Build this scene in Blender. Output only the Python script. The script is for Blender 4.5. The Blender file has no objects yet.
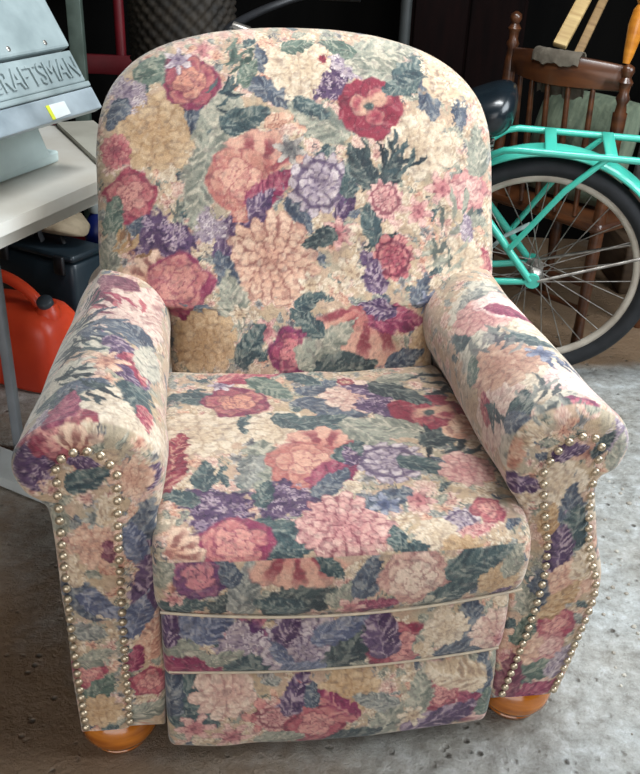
import bpy, math, random
import numpy as np
from mathutils import Matrix, Vector

random.seed(7)
C = bpy.context.scene.collection
PI = math.pi

# ---------------------------------------------------------------- helpers
def s2l(c):
    c = np.asarray(c, float)
    return np.where(c <= 0.04045, c / 12.92, ((c + 0.055) / 1.055) ** 2.4)

def rgb(r, g, b):
    return tuple(float(v) for v in s2l(np.array([r, g, b]) / 255.0))

def fast_mesh(name, V, quads=None, polys=None, col=None, smooth=True):
    """V (N,3); quads (M,4) int; polys list of index tuples"""
    me = bpy.data.meshes.new(name)
    V = np.asarray(V, np.float32)
    nq = 0 if quads is None else len(quads)
    polys = polys or []
    tot = np.array([4] * nq + [len(p) for p in polys], np.int32)
    parts = []
    if nq: parts.append(np.asarray(quads, np.int32).ravel())
    if polys: parts.append(np.array([i for p in polys for i in p], np.int32))
    idx = np.concatenate(parts)
    me.vertices.add(len(V)); me.vertices.foreach_set('co', V.ravel())
    me.loops.add(len(idx)); me.loops.foreach_set('vertex_index', idx)
    me.polygons.add(len(tot))
    st = np.zeros(len(tot), np.int32); st[1:] = np.cumsum(tot)[:-1]
    me.polygons.foreach_set('loop_start', st)
    me.polygons.foreach_set('use_smooth', np.full(len(tot), smooth))
    if col is not None:
        a = me.color_attributes.new('Weave', 'FLOAT_COLOR', 'POINT')
        c4 = np.ones((len(V), 4), np.float32); c4[:, :3] = col
        a.data.foreach_set('color', c4.ravel())
    me.update(calc_edges=True); me.validate()
    return me

def link(name, me, mat, parent=None):
    o = bpy.data.objects.new(name, me)
    if mat is not None:
        if len(me.materials): me.materials[0] = mat
        else: me.materials.append(mat)
    C.objects.link(o)
    if parent is not None: o.parent = parent
    return o

def tag(o, label=None, cat=None, group=None, kind=None):
    if label: o['label'] = label
    if cat: o['category'] = cat
    if group: o['group'] = group
    if kind: o['kind'] = kind
    return o

def empty(name, loc=(0, 0, 0), rz=0.0, label=None, cat=None, group=None):
    o = bpy.data.objects.new(name, None); C.objects.link(o)
    o.location = loc; o.rotation_euler = (0, 0, rz); o.empty_display_size = 0.05
    return tag(o, label, cat, group)

def frame_from(d):
    d = Vector(d).normalized()
    a = Vector((0, 0, 1)) if abs(d.z) < 0.9 else Vector((1, 0, 0))
    x = a.cross(d).normalized(); y = d.cross(x)
    return x, y, d

class MB:
    """collects solids; build() links them as one mesh object"""
    def __init__(s): s.V = []; s.F = []
    def add(s, V, F):
        n = len(s.V); s.V += [tuple(v) for v in V]; s.F += [tuple(i + n for i in f) for f in F]
        return s
    def rings(s, rings, closed=False, caps=True):
        n = len(rings[0]); V = [p for r in rings for p in r]; F = []
        m = len(rings)
        for i in range(m if closed else m - 1):
            a = i * n; b = ((i + 1) % m) * n
            for j in range(n):
                k = (j + 1) % n
                F.append((a + j, a + k, b + k, b + j))
        if caps and not closed:
            F.append(tuple(range(n))[::-1]); F.append(tuple(range((m - 1) * n, m * n)))
        return s.add(V, F)
    def tube(s, pts, r, n=10, closed=False, flat=1.0):
        pts = [Vector(p) for p in pts]; m = len(pts)
        rs = r if isinstance(r, (list, tuple)) else [r] * m
        T = []
        for i in range(m):
            a = pts[(i - 1) % m] if (closed or i > 0) else pts[i]
            b = pts[(i + 1) % m] if (closed or i < m - 1) else pts[i]
            T.append((b - a).normalized())
        x, y, _ = frame_from(T[0]); R = []
        for i in range(m):
            if i > 0:
                q = T[i - 1].rotation_difference(T[i]); x = q @ x; y = q @ y
            R.append([pts[i] + rs[i] * (math.cos(2 * PI * j / n) * x + flat * math.sin(2 * PI * j / n) * y) for j in range(n)])
        return s.rings(R, closed)
    def lathe(s, prof, o=(0, 0, 0), d=(0, 0, 1), n=24):
        x, y, z = frame_from(d); o = Vector(o)
        R = [[o + z * h + r * (math.cos(2 * PI * j / n) * x + math.sin(2 * PI * j / n) * y) for j in range(n)] for r, h in prof]
        return s.rings(R)
    def box(s, c, size, M=None, bev=0.0):
        hx, hy, hz = [v / 2 for v in size]
        b = min(bev, hx * .9, hy * .9, hz * .9)
        M = M or Matrix.Identity(3); c = Vector(c)
        def ring(ix, z):
            X, Y = hx - ix, hy - ix
            if b <= 0: P = [(-X, -Y), (X, -Y), (X, Y), (-X, Y)]
            else:
                P = []
                for sx, sy, a0 in ((1, -1, -90), (1, 1, 0), (-1, 1, 90), (-1, -1, 180)):
                    for k in range(3):
                        a = math.radians(a0 + 45 * k)
                        P.append((sx * (X - b) + b * math.cos(a), sy * (Y - b) + b * math.sin(a)))
            return [c + M @ Vector((px, py, z)) for px, py in P]
        if b <= 0: R = [ring(0, -hz), ring(0, hz)]
        else: R = [ring(b * .95, -hz), ring(b * .3, -hz + b * .3), ring(0, -hz + b), ring(0, hz - b), ring(b * .3, hz - b * .3), ring(b * .95, hz)]
        return s.rings(R)
    def prism(s, poly, off):
        """planar polygon (3-D points) given thickness along vector off"""
        off = Vector(off); a = [Vector(p) for p in poly]; n = len(a)
        V = a + [p + off for p in a]
        F = [tuple(range(n))[::-1], tuple(range(n, 2 * n))] + [(i, (i + 1) % n, n + (i + 1) % n, n + i) for i in range(n)]
        return s.add(V, F)
    def build(s, name, mat, parent=None, smooth=None):
        me = bpy.data.meshes.new(name)
        me.from_pydata([tuple(v) for v in s.V], [], s.F); me.update()
        import bmesh
        bm = bmesh.new(); bm.from_mesh(me); bmesh.ops.recalc_face_normals(bm, faces=bm.faces); bm.to_mesh(me); bm.free()
        if smooth is not None:
            me.polygons.foreach_set('use_smooth', np.full(len(me.polygons), True))
            me.set_sharp_from_angle(angle=math.radians(smooth))
        return link(name, me, mat, parent)

def catmull(P, per=24, closed=False):
    P = np.array(P, float); n = len(P); out = []
    for i in range(n if closed else n - 1):
        p1, p2 = P[i], P[(i + 1) % n]
        p0 = P[(i - 1) % n] if (closed or i > 0) else 2 * p1 - p2
        p3 = P[(i + 2) % n] if (closed or i < n - 2) else 2 * p2 - p1
        t = np.linspace(0, 1, per, endpoint=False)[:, None]
        out.append(.5 * (2 * p1 + (p2 - p0) * t + (2 * p0 - 5 * p1 + 4 * p2 - p3) * t ** 2 + (3 * p1 - p0 - 3 * p2 + p3) * t ** 3))
    out = np.concatenate(out)
    if not closed: out = np.vstack([out, P[-1:]])
    return out

def resample(P, step, closed=False):
    P = np.asarray(P, float)
    if closed: P = np.vstack([P, P[:1]])
    d = np.r_[0, np.cumsum(np.linalg.norm(np.diff(P, axis=0), axis=1))]
    n = max(2, int(round(d[-1] / step)))
    t = np.linspace(0, d[-1], n + 1)
    if closed: t = t[:-1]
    return np.stack([np.interp(t, d, P[:, k]) for k in range(P.shape[1])], 1)

def loft_faces(L, N, closed=True):
    i = np.arange(L - 1)[:, None]; j = np.arange(N if closed else N - 1)[None, :]
    k = (j + 1) % N
    q = np.stack([i * N + j, i * N + k, (i + 1) * N + k, (i + 1) * N + j], -1)
    return q.reshape(-1, 4)

# ---------------------------------------------------------------- the woven floral cloth
def hsh(i, j, s):
    v = np.sin(i * 127.1 + j * 311.7 + s * 74.7) * 43758.5453
    return v - np.floor(v)
def vn(x, y, s=0):
    xi = np.floor(x); yi = np.floor(y); fx = x - xi; fy = y - yi
    fx = fx * fx * (3 - 2 * fx); fy = fy * fy * (3 - 2 * fy)
    a = hsh(xi, yi, s); b = hsh(xi + 1, yi, s); c = hsh(xi, yi + 1, s); d = hsh(xi + 1, yi + 1, s)
    return a + (b - a) * fx + (c - a) * fy + (a - b - c + d) * fx * fy
def sst(a, b, x):
    t = np.clip((x - a) / (b - a), 0, 1); return t * t * (3 - 2 * t)

# each dye set: outer, middle, inner, outline (0-255)
DYE = {
 'pale': ((186,182,166),(198,192,174),(216,206,188),(110,116,116)),
 'palecream': ((210,190,164),(220,204,180),(232,218,196),(160,136,118)),
 'palepink': ((206,172,160),(218,188,174),(230,208,192),(156,104,106)),
 'tan': ((188,148,104),(200,164,122),(214,184,146),(146,108,78)),
 'cream': ((204,178,146),(214,192,164),(228,212,188),(150,120,100)),
 'peach': ((206,150,126),(218,170,144),(230,194,168),(146,90,84)),
 'salmon': ((194,116,108),(206,138,122),(222,168,146),(148,62,76)),
 'pink': ((196,124,126),(212,152,146),(226,184,172),(136,70,84)),
 'pinkred': ((166,62,88),(192,100,108),(220,152,142),(112,40,64)),
 'pinkcream': ((206,156,142),(220,182,164),(232,206,186),(142,86,90)),
 'pinkwhite': ((232,196,188),(238,214,204),(242,226,214),(196,140,140)),
 'magpeach': ((138,50,84),(166,78,96),(216,146,124),(92,36,64)),
 'magstripe': ((148,52,92),(198,118,118),(218,148,138),(118,38,76)),
 'magpink': ((136,56,98),(170,70,104),(220,130,134),(86,38,68)),
 'purplepink': ((96,56,104),(118,70,116),(212,132,140),(66,38,78)),
 'redpink': ((150,50,76),(178,84,98),(220,150,142),(100,34,58)),
 'red': ((150,48,70),(164,62,80),(212,168,140),(98,32,54)),
 'magenta': ((144,50,88),(160,70,98),(188,106,122),(98,36,68)),
 'maroon': ((126,64,86),(142,82,98),(168,112,118),(90,44,64)),
 'purple': ((86,60,98),(102,78,114),(190,168,178),(56,40,74)),
 'lav': ((150,132,150),(176,160,170),(214,200,202),(90,72,104)),
 'blue': ((92,100,130),(112,120,146),(160,164,180),(66,74,104)),
 'slate': ((76,86,104),(94,104,120),(146,150,152),(54,60,80)),
 'teal': ((66,86,92),(82,102,104),(142,150,142),(46,62,72)),
 'dark': ((54,68,74),(72,86,88),(130,136,128),(40,50,58)),
 'green': ((88,108,98),(108,126,114),(160,164,146),(64,82,76)),
 'sage': ((140,142,128),(160,162,146),(198,190,170),(98,106,100)),
 'grey': ((130,134,130),(152,154,148),(190,188,176),(88,94,96)),
 'greydark': ((122,122,122),(150,146,142),(196,186,176),(86,84,92)),
 'brown': ((176,124,106),(192,146,124),(214,176,152),(128,80,74)),
}
DYE = {k: tuple(np.array(c, float) for c in v) for k, v in DYE.items()}

FLOWERS = {
 'BACK': [
  ('mum',-269,286,83,1,'tan'),('leaf',-260,394,54,-159,'green'),('leaf',-277,408,36,40,'green'),('lilac',-320,354,39,1,'lav'),('leaf',-337,321,36,-121,'slate'),
  ('leaf',-195,309,40,-82,'slate'),('leaf',-159,297,69,68,'sage'),('leaf',-190,178,77,-102,'sage'),('mum',-140,324,44,1,'sage'),('rose',-202,377,60,20,'magpeach'),
  ('daisy',-223,419,29,1,'lav'),('daisy',-177,440,25,1,'pink'),('grass',-124,414,55,59,'green'),('grass',-144,356,47,30,'teal'),('leaf',-69,425,31,99,'slate'),
  ('leaf',-77,372,44,151,'slate'),('leaf',-26,347,44,-29,'slate'),('leaf',-101,310,51,20,'teal'),('leaf',-92,397,33,59,'green'),('mum',5,406,67,1,'cream'),
  ('leaf',34,308,67,151,'sage'),('leaf',23,330,37,-29,'teal'),('leaf',-38,307,30,20,'peach'),('fan',-73,237,63,79,'salmon'),('rose',-115,200,74,29,'salmon'),
  ('leaf',-63,175,60,39,'magenta'),('leaf',-83,145,49,49,'purple'),('daisy',-20,252,34,0,'greydark'),('leaf',-4,132,41,-60,'slate'),('rosette',35,188,62,0,'lav'),
  ('leaf',83,150,34,59,'purple'),('leaf',93,197,38,79,'teal'),('lilac',67,371,37,1,'purple'),('lilac',100,419,37,1,'lav'),('leaf',164,442,75,15,'sage'),
  ('leaf',164,402,64,172,'sage'),('poppy',136,335,68,10,'red'),('leaf',228,407,65,39,'teal'),('leaf',202,380,46,-160,'teal'),('leaf',251,340,50,-90,'slate'),
  ('leaf',314,326,37,-90,'slate'),('lilac',300,393,61,1,'cream'),('mum',226,261,69,0,'cream'),('rose',329,179,47,0,'pink'),('daisy',273,182,37,0,'pink'),
  ('grass',136,212,72,79,'dark'),('leaf',113,225,49,120,'dark'),('leaf',167,197,50,59,'dark'),('grass',191,226,54,59,'teal'),('lilac',-263,83,60,0,'purple'),
  ('leaf',-312,133,40,88,'slate'),('rose',-318,167,54,59,'pinkred'),('leaf',-351,133,40,78,'green'),('leaf',-144,90,48,78,'purple'),('lilac',-173,108,33,0,'lav'),
  ('dahlia',-59,48,92,-1,'peach'),('daisy',68,96,36,0,'pink'),('leaf',30,85,38,-161,'dark'),('daisy',162,144,38,0,'pink'),('daisy',225,137,33,0,'pink'),
  ('rosette',161,160,38,0,'pink'),('daisy',111,92,25,0,'cream'),('fan',-290,28,44,118,'peach'),('rose',-236,5,70,9,'magstripe'),('leaf',-146,26,45,109,'slate'),
  ('leaf',-136,-26,60,99,'sage'),('leaf',-175,-63,41,-31,'slate'),('grass',134,74,54,49,'dark'),('leaf',131,112,42,100,'teal'),('rosette',173,49,47,-1,'pinkred'),
  ('leaf',133,23,46,110,'purple'),('daisy',91,24,35,-1,'cream'),('fan',105,-84,82,-111,'salmon'),('leaf',180,-70,59,-1,'magenta'),('leaf',140,-46,39,169,'purple'),
  ('leaf',228,-13,39,69,'slate'),('daisy',244,-36,28,-1,'blue'),('daisy',-75,-88,34,-1,'pink'),('rose',-24,-127,52,-1,'magpink'),('leaf',40,-115,70,38,'sage'),
  ('leaf',78,-160,66,8,'dark'),('leaf',2,-70,42,139,'teal'),('rose',353,40,32,-1,'pinkred'),('mum',312,48,51,-1,'cream'),('grass',299,131,67,79,'sage'),
  ('leaf',325,106,28,90,'lav'),('grass',268,45,59,79,'sage'),('mum',-189,-104,64,-1,'tan'),('leaf',-104,-112,49,59,'teal'),('mum',251,-120,48,-1,'tan'),
  ('leaf',197,-144,43,18,'slate'),('daisy',-122,-55,23,-1,'cream'),('mum',-342,250,32,0,'pinkred'),('grass',-219,132,44,68,'sage'),('leaf',-361,60,47,78,'sage'),
  ('grass',-330,78,47,68,'tan'),('daisy',13,0,27,-1,'cream'),('leaf',12,-29,34,29,'teal'),('rose',-117,132,19,0,'salmon'),('lilac',271,423,38,1,'cream'),
  ('leaf',349,255,51,90,'sage'),('leaf',3,453,33,11,'green'),('leaf',78,451,37,162,'green'),('daisy',49,427,11,1,'red'),],
 'SEAT': [
  ('leaf',-207,351,61,166,'teal'),('mum',-204,222,79,-4,'cream'),('rose',-139,339,68,16,'magpeach'),('daisy',-163,408,28,-4,'lav'),('leaf',-107,445,62,18,'pinkred'),
  ('leaf',-74,395,60,-55,'green'),('leaf',-129,248,33,-94,'teal'),('mum',-71,238,61,-4,'cream'),('leaf',14,393,47,33,'slate'),('leaf',11,314,57,-24,'slate'),
  ('leaf',46,276,60,15,'slate'),('mum',79,347,68,-4,'pinkcream'),('leaf',-39,249,53,-40,'teal'),('leaf',-1,256,54,15,'teal'),('leaf',27,214,44,-23,'teal'),
  ('leaf',-101,124,77,96,'sage'),('leaf',-130,113,47,-105,'grey'),('fan',-3,182,58,87,'salmon'),('rose',-35,125,72,28,'salmon'),('leaf',7,105,65,44,'magenta'),
  ('leaf',-7,73,46,49,'slate'),('lilac',-186,26,55,-5,'purple'),('lilac',-79,37,47,-5,'purple'),('leaf',-239,55,37,144,'teal'),('leaf',-199,104,39,83,'teal'),
  ('leaf',-111,57,34,73,'teal'),('leaf',-97,-29,50,-21,'teal'),('leaf',-80,-65,45,11,'teal'),('dahlia',-2,-28,76,-5,'pink'),('rose',-161,-47,61,-5,'magstripe'),
  ('fan',-236,-51,39,27,'peach'),('leaf',-252,128,61,73,'red'),('leaf',-240,193,38,73,'red'),('lilac',110,308,44,-4,'purple'),('leaf',104,368,56,155,'purple'),
  ('poppy',197,273,82,-4,'red'),('leaf',160,353,69,-44,'dark'),('grass',232,399,82,30,'dark'),('leaf',116,231,62,156,'sage'),('leaf',76,201,68,-56,'sage'),
  ('rosette',91,121,62,-4,'lav'),('leaf',35,158,42,49,'teal'),('grass',176,156,74,65,'dark'),('leaf',146,105,48,-23,'teal'),('leaf',202,192,57,27,'dark'),
  ('daisy',116,26,33,-5,'pink'),('leaf',74,29,44,25,'slate'),('daisy',64,17,29,-5,'blue'),('mum',207,89,48,-4,'pink'),('daisy',149,-46,29,-5,'greydark'),
  ('rosette',168,-28,29,-5,'lav'),('rose',213,-7,30,-5,'pinkred'),('leaf',187,-47,32,23,'pink'),('leaf',102,-69,34,70,'teal'),('leaf',70,-55,31,98,'teal'),
  ('mum',130,-49,35,-5,'cream'),('mum',164,-86,34,-5,'tan'),('leaf',237,222,50,59,'peach'),('leaf',165,420,39,16,'sage'),('rose',68,410,19,-4,'red'),('leaf',-14,431,43,137,'teal'),
  ('daisy',266,327,34,-4,'tan'),('leaf',32,143,30,98,'purple'),],
 'FRONT': [
  ('rose',-213,435,47,-4,'purplepink'),('leaf',-148,410,54,82,'grey'),('leaf',-172,444,31,113,'slate'),('fan',-74,455,63,-88,'salmon'),('leaf',-62,381,66,8,'dark'),
  ('leaf',-98,374,40,163,'teal'),('leaf',-4,395,36,46,'sage'),('leaf',28,420,43,77,'slate'),('rose',97,415,57,-4,'pinkcream'),('leaf',42,363,34,8,'magenta'),
  ('daisy',5,362,27,-5,'pink'),('leaf',192,435,57,22,'teal'),('leaf',161,382,51,35,'teal'),('mum',225,396,34,-4,'tan'),('leaf',235,366,21,35,'purple'),
  ('leaf',-233,380,39,8,'teal'),('leaf',-184,382,26,65,'dark'),('daisy',126,350,31,-5,'sage'),('leaf',-258,450,28,80,'sage'),('daisy',-250,396,19,-5,'pink'),
  ('leaf',-28,442,26,-47,'teal'),('leaf',246,432,34,71,'sage'),],
 'UP': [
  ('leaf',-225,301,62,8,'blue'),('leaf',-244,267,52,-19,'sage'),('leaf',-257,308,34,80,'purple'),('leaf',-235,229,57,161,'magenta'),('daisy',-139,294,45,-5,'purplepink'),
  ('lilac',-154,279,38,-5,'lav'),('leaf',-191,312,44,45,'blue'),('leaf',-146,229,61,149,'teal'),('leaf',-177,250,32,22,'sage'),('dahlia',-58,260,75,-5,'lav'),
  ('leaf',-81,302,42,67,'purple'),('leaf',-92,253,29,121,'blue'),('leaf',-44,210,55,1,'blue'),('leaf',19,263,69,68,'dark'),('leaf',-1,295,50,22,'blue'),
  ('leaf',52,207,37,162,'sage'),('rose',100,247,63,-5,'redpink'),('leaf',62,284,61,102,'purple'),('leaf',143,272,44,70,'sage'),('leaf',165,217,42,8,'teal'),
  ('leaf',205,291,55,89,'slate'),('leaf',213,228,61,8,'slate'),('mum',255,262,49,-5,'pinkcream'),('daisy',261,240,27,-5,'pink'),('leaf',139,231,30,-63,'cream'),
  ('mum',166,280,40,-5,'cream'),],
 'LOW': [
  ('leaf',-240,151,59,73,'teal'),('leaf',-217,122,41,-44,'teal'),('leaf',-263,164,48,88,'slate'),('mum',-177,161,56,-6,'pinkcream'),('daisy',-108,109,50,-6,'pinkred'),
  ('rosette',-97,108,35,-6,'pink'),('rose',-31,86,59,-7,'redpink'),('leaf',-65,154,46,68,'purple'),('daisy',-226,91,38,-7,'pink'),('daisy',-167,67,35,-7,'pink'),
  ('mum',24,149,54,-6,'tan'),('leaf',1,124,51,139,'magstripe'),('leaf',88,68,65,70,'sage'),('leaf',34,43,53,22,'dark'),('leaf',67,128,43,161,'grey'),('leaf',-88,53,44,7,'sage'),
  ('fan',193,103,77,36,'pink'),('rose',177,128,44,-6,'redpink'),('leaf',229,118,44,89,'magenta'),('leaf',245,155,40,90,'slate'),('leaf',183,66,74,29,'purple'),
  ('leaf',142,132,51,88,'sage'),('leaf',258,96,37,90,'green'),('daisy',130,82,28,-6,'cream'),('leaf',-38,151,27,92,'slate'),('leaf',199,160,59,162,'cream'),
  ],
 'ALT': [
  ('leaf',-418,270,95,42,'pale'),('leaf',-385,325,100,33,'pale'),('leaf',-391,165,86,19,'pale'),('leaf',-348,266,81,-41,'pale'),('leaf',-421,120,61,55,'pale'),
  ('mum',-326,56,66,-4,'palecream'),('mum',-284,25,57,-4,'palecream'),('mum',-379,453,73,-2,'palepink'),('mum',-315,362,73,-3,'palepink'),('leaf',-284,449,85,79,'palepink'),
  ('leaf',-354,513,59,157,'maroon'),('leaf',-375,466,45,60,'maroon'),('grass',-337,406,70,137,'pinkred'),('grass',-403,431,60,45,'dark'),('grass',-420,359,62,34,'dark'),
  ('grass',-383,357,67,23,'slate'),('grass',-423,252,56,42,'dark'),('grass',-390,268,62,-25,'dark'),('grass',-365,293,63,-41,'slate'),('leaf',-384,306,30,-25,'slate'),
  ('leaf',-316,322,56,155,'slate'),('leaf',-296,301,40,126,'slate'),('leaf',-318,246,47,-61,'purple'),('leaf',-295,202,63,-68,'purple'),('leaf',-291,195,45,-68,'pinkred'),
  ('leaf',-302,159,35,-52,'purple'),('daisy',-336,191,38,-3,'peach'),('grass',-398,175,56,20,'dark'),('leaf',-396,104,52,14,'teal'),('leaf',-370,117,45,18,'slate'),
  ('grass',-351,110,53,-23,'dark'),('grass',-409,75,39,54,'slate'),('rose',-395,7,65,92,'redpink'),('leaf',-388,54,50,80,'magenta'),('fan',-361,-21,43,98,'peach'),
  ('leaf',-287,96,53,-73,'teal'),('leaf',-272,58,31,-73,'pinkred'),('grass',-319,-19,39,49,'green'),('mum',-300,-78,37,-4,'peach'),('leaf',-425,49,30,82,'lav'),
  ('leaf',-269,243,61,87,'pale'),],
 'ART': [
  ('mum',331,138,117,-3,'palecream'),('mum',361,70,79,-4,'palecream'),('leaf',319,269,116,-68,'pale'),('leaf',255,233,101,-103,'pale'),('leaf',229,48,93,63,'pale'),
  ('leaf',356,228,102,-69,'palecream'),('leaf',304,424,90,52,'pale'),('leaf',296,-15,80,55,'pale'),('mum',221,95,66,-4,'palepink'),('leaf',386,37,64,42,'palepink'),
  ('leaf',244,327,49,66,'teal'),('leaf',292,415,47,52,'grey'),('mum',295,350,62,-3,'pink'),('rose',347,375,64,43,'pinkwhite'),('leaf',348,344,51,-29,'magenta'),
  ('grass',302,270,79,-68,'grey'),('leaf',341,232,46,-28,'teal'),('mum',274,176,72,30,'brown'),('grass',272,232,61,87,'greydark'),('daisy',339,180,32,-3,'blue'),
  ('leaf',205,119,32,65,'pinkred'),('grass',210,73,52,68,'teal'),('rose',357,83,54,-4,'pinkwhite'),('leaf',259,46,42,62,'teal'),('leaf',243,17,41,-63,'slate'),
  ('mum',214,-63,64,-4,'tan'),('leaf',186,-110,32,66,'purple'),('rose',335,-7,41,-4,'magpink'),('daisy',374,-6,29,-4,'peach'),('grass',287,0,61,60,'grey'),
  ('grass',302,58,56,51,'grey'),('grass',378,153,53,-68,'blue'),('leaf',225,216,35,70,'green'),],
 'AIL': [
  ('lilac',-431,590,37,-3,'purple'),('rose',-391,635,42,-3,'redpink'),('fan',-366,624,28,85,'peach'),('leaf',-353,573,38,21,'teal'),('leaf',-357,599,23,-15,'purple'),
  ('mum',-355,461,43,-4,'peach'),('leaf',-338,447,22,86,'maroon'),('leaf',-381,363,49,-71,'slate'),('leaf',-354,349,43,-42,'blue'),('leaf',-382,301,37,-5,'grey'),
  ('rose',-385,214,33,85,'pinkred'),('leaf',-371,248,35,21,'sage'),('leaf',-369,181,39,55,'green'),('mum',-373,134,37,-6,'tan'),('daisy',-352,504,18,-4,'grey'),
  ('leaf',-288,483,52,71,'slate'),('leaf',-300,457,38,103,'blue'),('leaf',-286,383,55,87,'purple'),('leaf',-304,318,47,71,'blue'),('leaf',-271,566,24,62,'purple'),
  ('mum',-298,567,32,-3,'peach'),('daisy',-304,268,21,-5,'cream'),('leaf',-285,273,45,80,'peach'),('rose',-293,184,33,-6,'pinkred'),('leaf',-311,238,28,79,'magenta'),
  ('leaf',-296,125,41,22,'sage'),('leaf',-398,507,30,85,'sage'),('leaf',-386,419,31,85,'cream'),('leaf',-330,519,30,61,'cream'),],
 'AIR': [
  ('lilac',412,599,36,-3,'lav'),('daisy',354,581,29,-3,'brown'),('leaf',375,592,26,47,'dark'),('leaf',326,582,29,21,'purple'),('mum',318,526,43,-3,'cream'),
  ('leaf',342,479,51,92,'slate'),('leaf',357,441,49,92,'teal'),('leaf',339,408,50,92,'purple'),('mum',367,338,48,-4,'peach'),('rose',358,250,37,-5,'pinkred'),
  ('rose',349,200,38,-5,'pink'),('leaf',351,155,48,22,'green'),('leaf',347,104,45,22,'magenta'),('leaf',357,302,45,49,'tan'),('leaf',317,322,44,91,'slate'),
  ('leaf',298,307,37,106,'sage'),('mum',297,201,47,-5,'peach'),('leaf',298,138,53,91,'maroon'),('leaf',274,181,28,36,'pink'),('leaf',308,243,38,73,'green'),
  ('leaf',264,525,33,-14,'purple'),('leaf',384,381,44,92,'cream'),('leaf',313,462,31,91,'tan'),('leaf',380,170,40,74,'lav'),('leaf',242,573,32,70,'peach'),
  ('leaf',402,574,33,83,'sage'),],
}


def lerp(a, b, t):
    return a + (b - a) * np.asarray(t)[..., None]

def motif(kind, x, y, D, rs):
    """colour and cover of one woven motif in its unit frame"""
    o, m, l, k = D
    r = np.hypot(x, y); th = np.arctan2(y, x)
    n1 = vn(x * 3 + 9, y * 3 + 5, rs); n2 = vn(x * 9 + 3, y * 9, rs + 1)
    col = np.zeros(x.shape + (3,)); 
    if kind == 'leaf':
        yy = y * 1.9
        w = 0.92 * np.sqrt(np.clip(1 - x * x, 0, 1)) * (1 - .35 * x)
        a = sst(0, .14, w - np.abs(yy) + .30 * (n2 - .5) + .18 * (n1 - .5))
        half = sst(-.25, .25, yy + .5 * (n1 - .5))
        col = lerp(o, m, half) * np.ones_like(col)
        sx = x - np.abs(yy) * .55                      # brush strokes fan out from the midrib
        stv = vn(sx * 11 + 4, yy * 2.2 + 8 * (yy > 0), rs + 3)
        col = lerp(col, l, sst(.58, .78, stv) * .8)
        col = lerp(col, k, sst(.36, .18, stv) * .6)
        col = lerp(col, l, sst(.08, .02, np.abs(yy)) * .5)
        return col, a
    if kind in ('rose', 'poppy'):
        R = .92 + .05 * np.cos(5 * th + rs) + .22 * (n1 - .5)
        a = sst(0, .08, R - r)
        col = lerp(o, k, sst(.62, .8, n2) * .5) * np.ones_like(col)
        rings = ((.60, 6, .44, o), (.44, 5, .38, m), (.26, 4, .30, l), (.10, 3, .2, l)) if kind == 'rose' else ((.52, 5, .52, o), (.34, 3, .3, m))
        for q, (rad, cnt, pr, cc) in enumerate(rings):
            for j in range(cnt):
                an = 2 * PI * (j + .37 * q) / cnt + rs * 1.7
                jx, jy = rad * math.cos(an), rad * math.sin(an)
                dx, dy = x - jx, y - jy
                d = np.hypot(dx, dy) / pr + .3 * (n1 - .5)
                ins = sst(1.0, .94, d)
                t = sst(.2, 1.0, d) * (.55 + .3 * math.sin(j * 2.3 + rs))
                nxt = m if q == 0 else l
                c = lerp(cc, nxt, np.clip(t, 0, 1))
                c = lerp(c, k, sst(.80, .97, d) * .62)
                c = lerp(c, k, sst(.62, .75, n2) * .3)
                col = lerp(col, c, ins)
        if kind == 'poppy':
            streak = sst(.25, .1, np.abs(y - .12 * np.sin(4 * x) - .08)) * sst(.6, .3, np.abs(x - .1))
            col = lerp(col, l, streak * .9)
            col = lerp(col, np.array((70., 84, 84)), sst(.16, .08, np.hypot(x + .05, y)))
        return col, a
    if kind in ('dahlia', 'mum', 'rosette'):
        rings = {'dahlia': ((1.0, 17), (.84, 15), (.68, 13), (.52, 10), (.36, 8), (.2, 5)),
                 'mum': ((1.0, 11), (.78, 10), (.58, 8), (.36, 6), (.18, 4)),
                 'rosette': ((1.0, 13), (.66, 10), (.4, 7), (.18, 4))}[kind]
        a = np.zeros_like(x); col = np.ones_like(col) * o
        soft = .5 if kind == 'mum' else 1.0
        for q, (rad, cnt) in enumerate(rings):
            ph = th * cnt / (2 * PI) + .5 * q + rs + .45 * (n1 - .5)
            f = np.abs((ph % 1) - .5) * 2            # 0 at the petal axis, 1 between petals
            pid = np.floor(ph)
            jag = .07 * (hsh(pid, q, rs) - .5) * 2
            edge = rad * (1 - .17 * f ** 2) + jag * rad + .08 * (n2 - .5)
            ins = sst(0, .05, edge - r)
            tone = hsh(pid, q + 3., rs)
            c = lerp(m, l, np.clip(tone * .8 + .4 * sst(.6, 1, r / rad), 0, 1))
            c = lerp(c, o, sst(.3, .0, (r - rad * .55) / rad) * .6)
            c = lerp(c, k, sst(.68, .95, f) * .85 * soft)
            c = lerp(c, k, sst(.07, .015, edge - r) * .75 * soft)
            c = lerp(c, k, sst(.66, .8, n2) * .4 * soft)
            col = lerp(col, c, ins); a = np.maximum(a, ins)
        if kind == 'rosette':
            col = lerp(col, k, sst(.09, .03, np.abs(r - .69)) * .8)
        return col, a
    if kind == 'fan':
        tt = th
        R = .95 + .06 * np.cos(tt * 7 + rs) + .1 * (n1 - .5)
        cx = x + .65; rr = np.hypot(cx, y) / 1.55; ta = np.arctan2(y, cx)
        a = sst(0, .05, R - rr) * sst(1.02, .9, np.abs(ta))
        s = np.abs(np.sin(ta * 5.5 + rs + .5 * (n1 - .5)))
        col = lerp(m, l, sst(.2, .8, rr)) * np.ones_like(col)
        col = lerp(col, o, sst(.55, .25, rr))
        col = lerp(col, k, sst(.55, .9, s) * sst(.18, .4, rr) * sst(.95, .62, rr) * .9)
        col = lerp(col, k, sst(.30, .14, rr) * .8)
        col = lerp(col, k, sst(.06, .01, R - rr) * .6)
        return col, a
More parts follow.
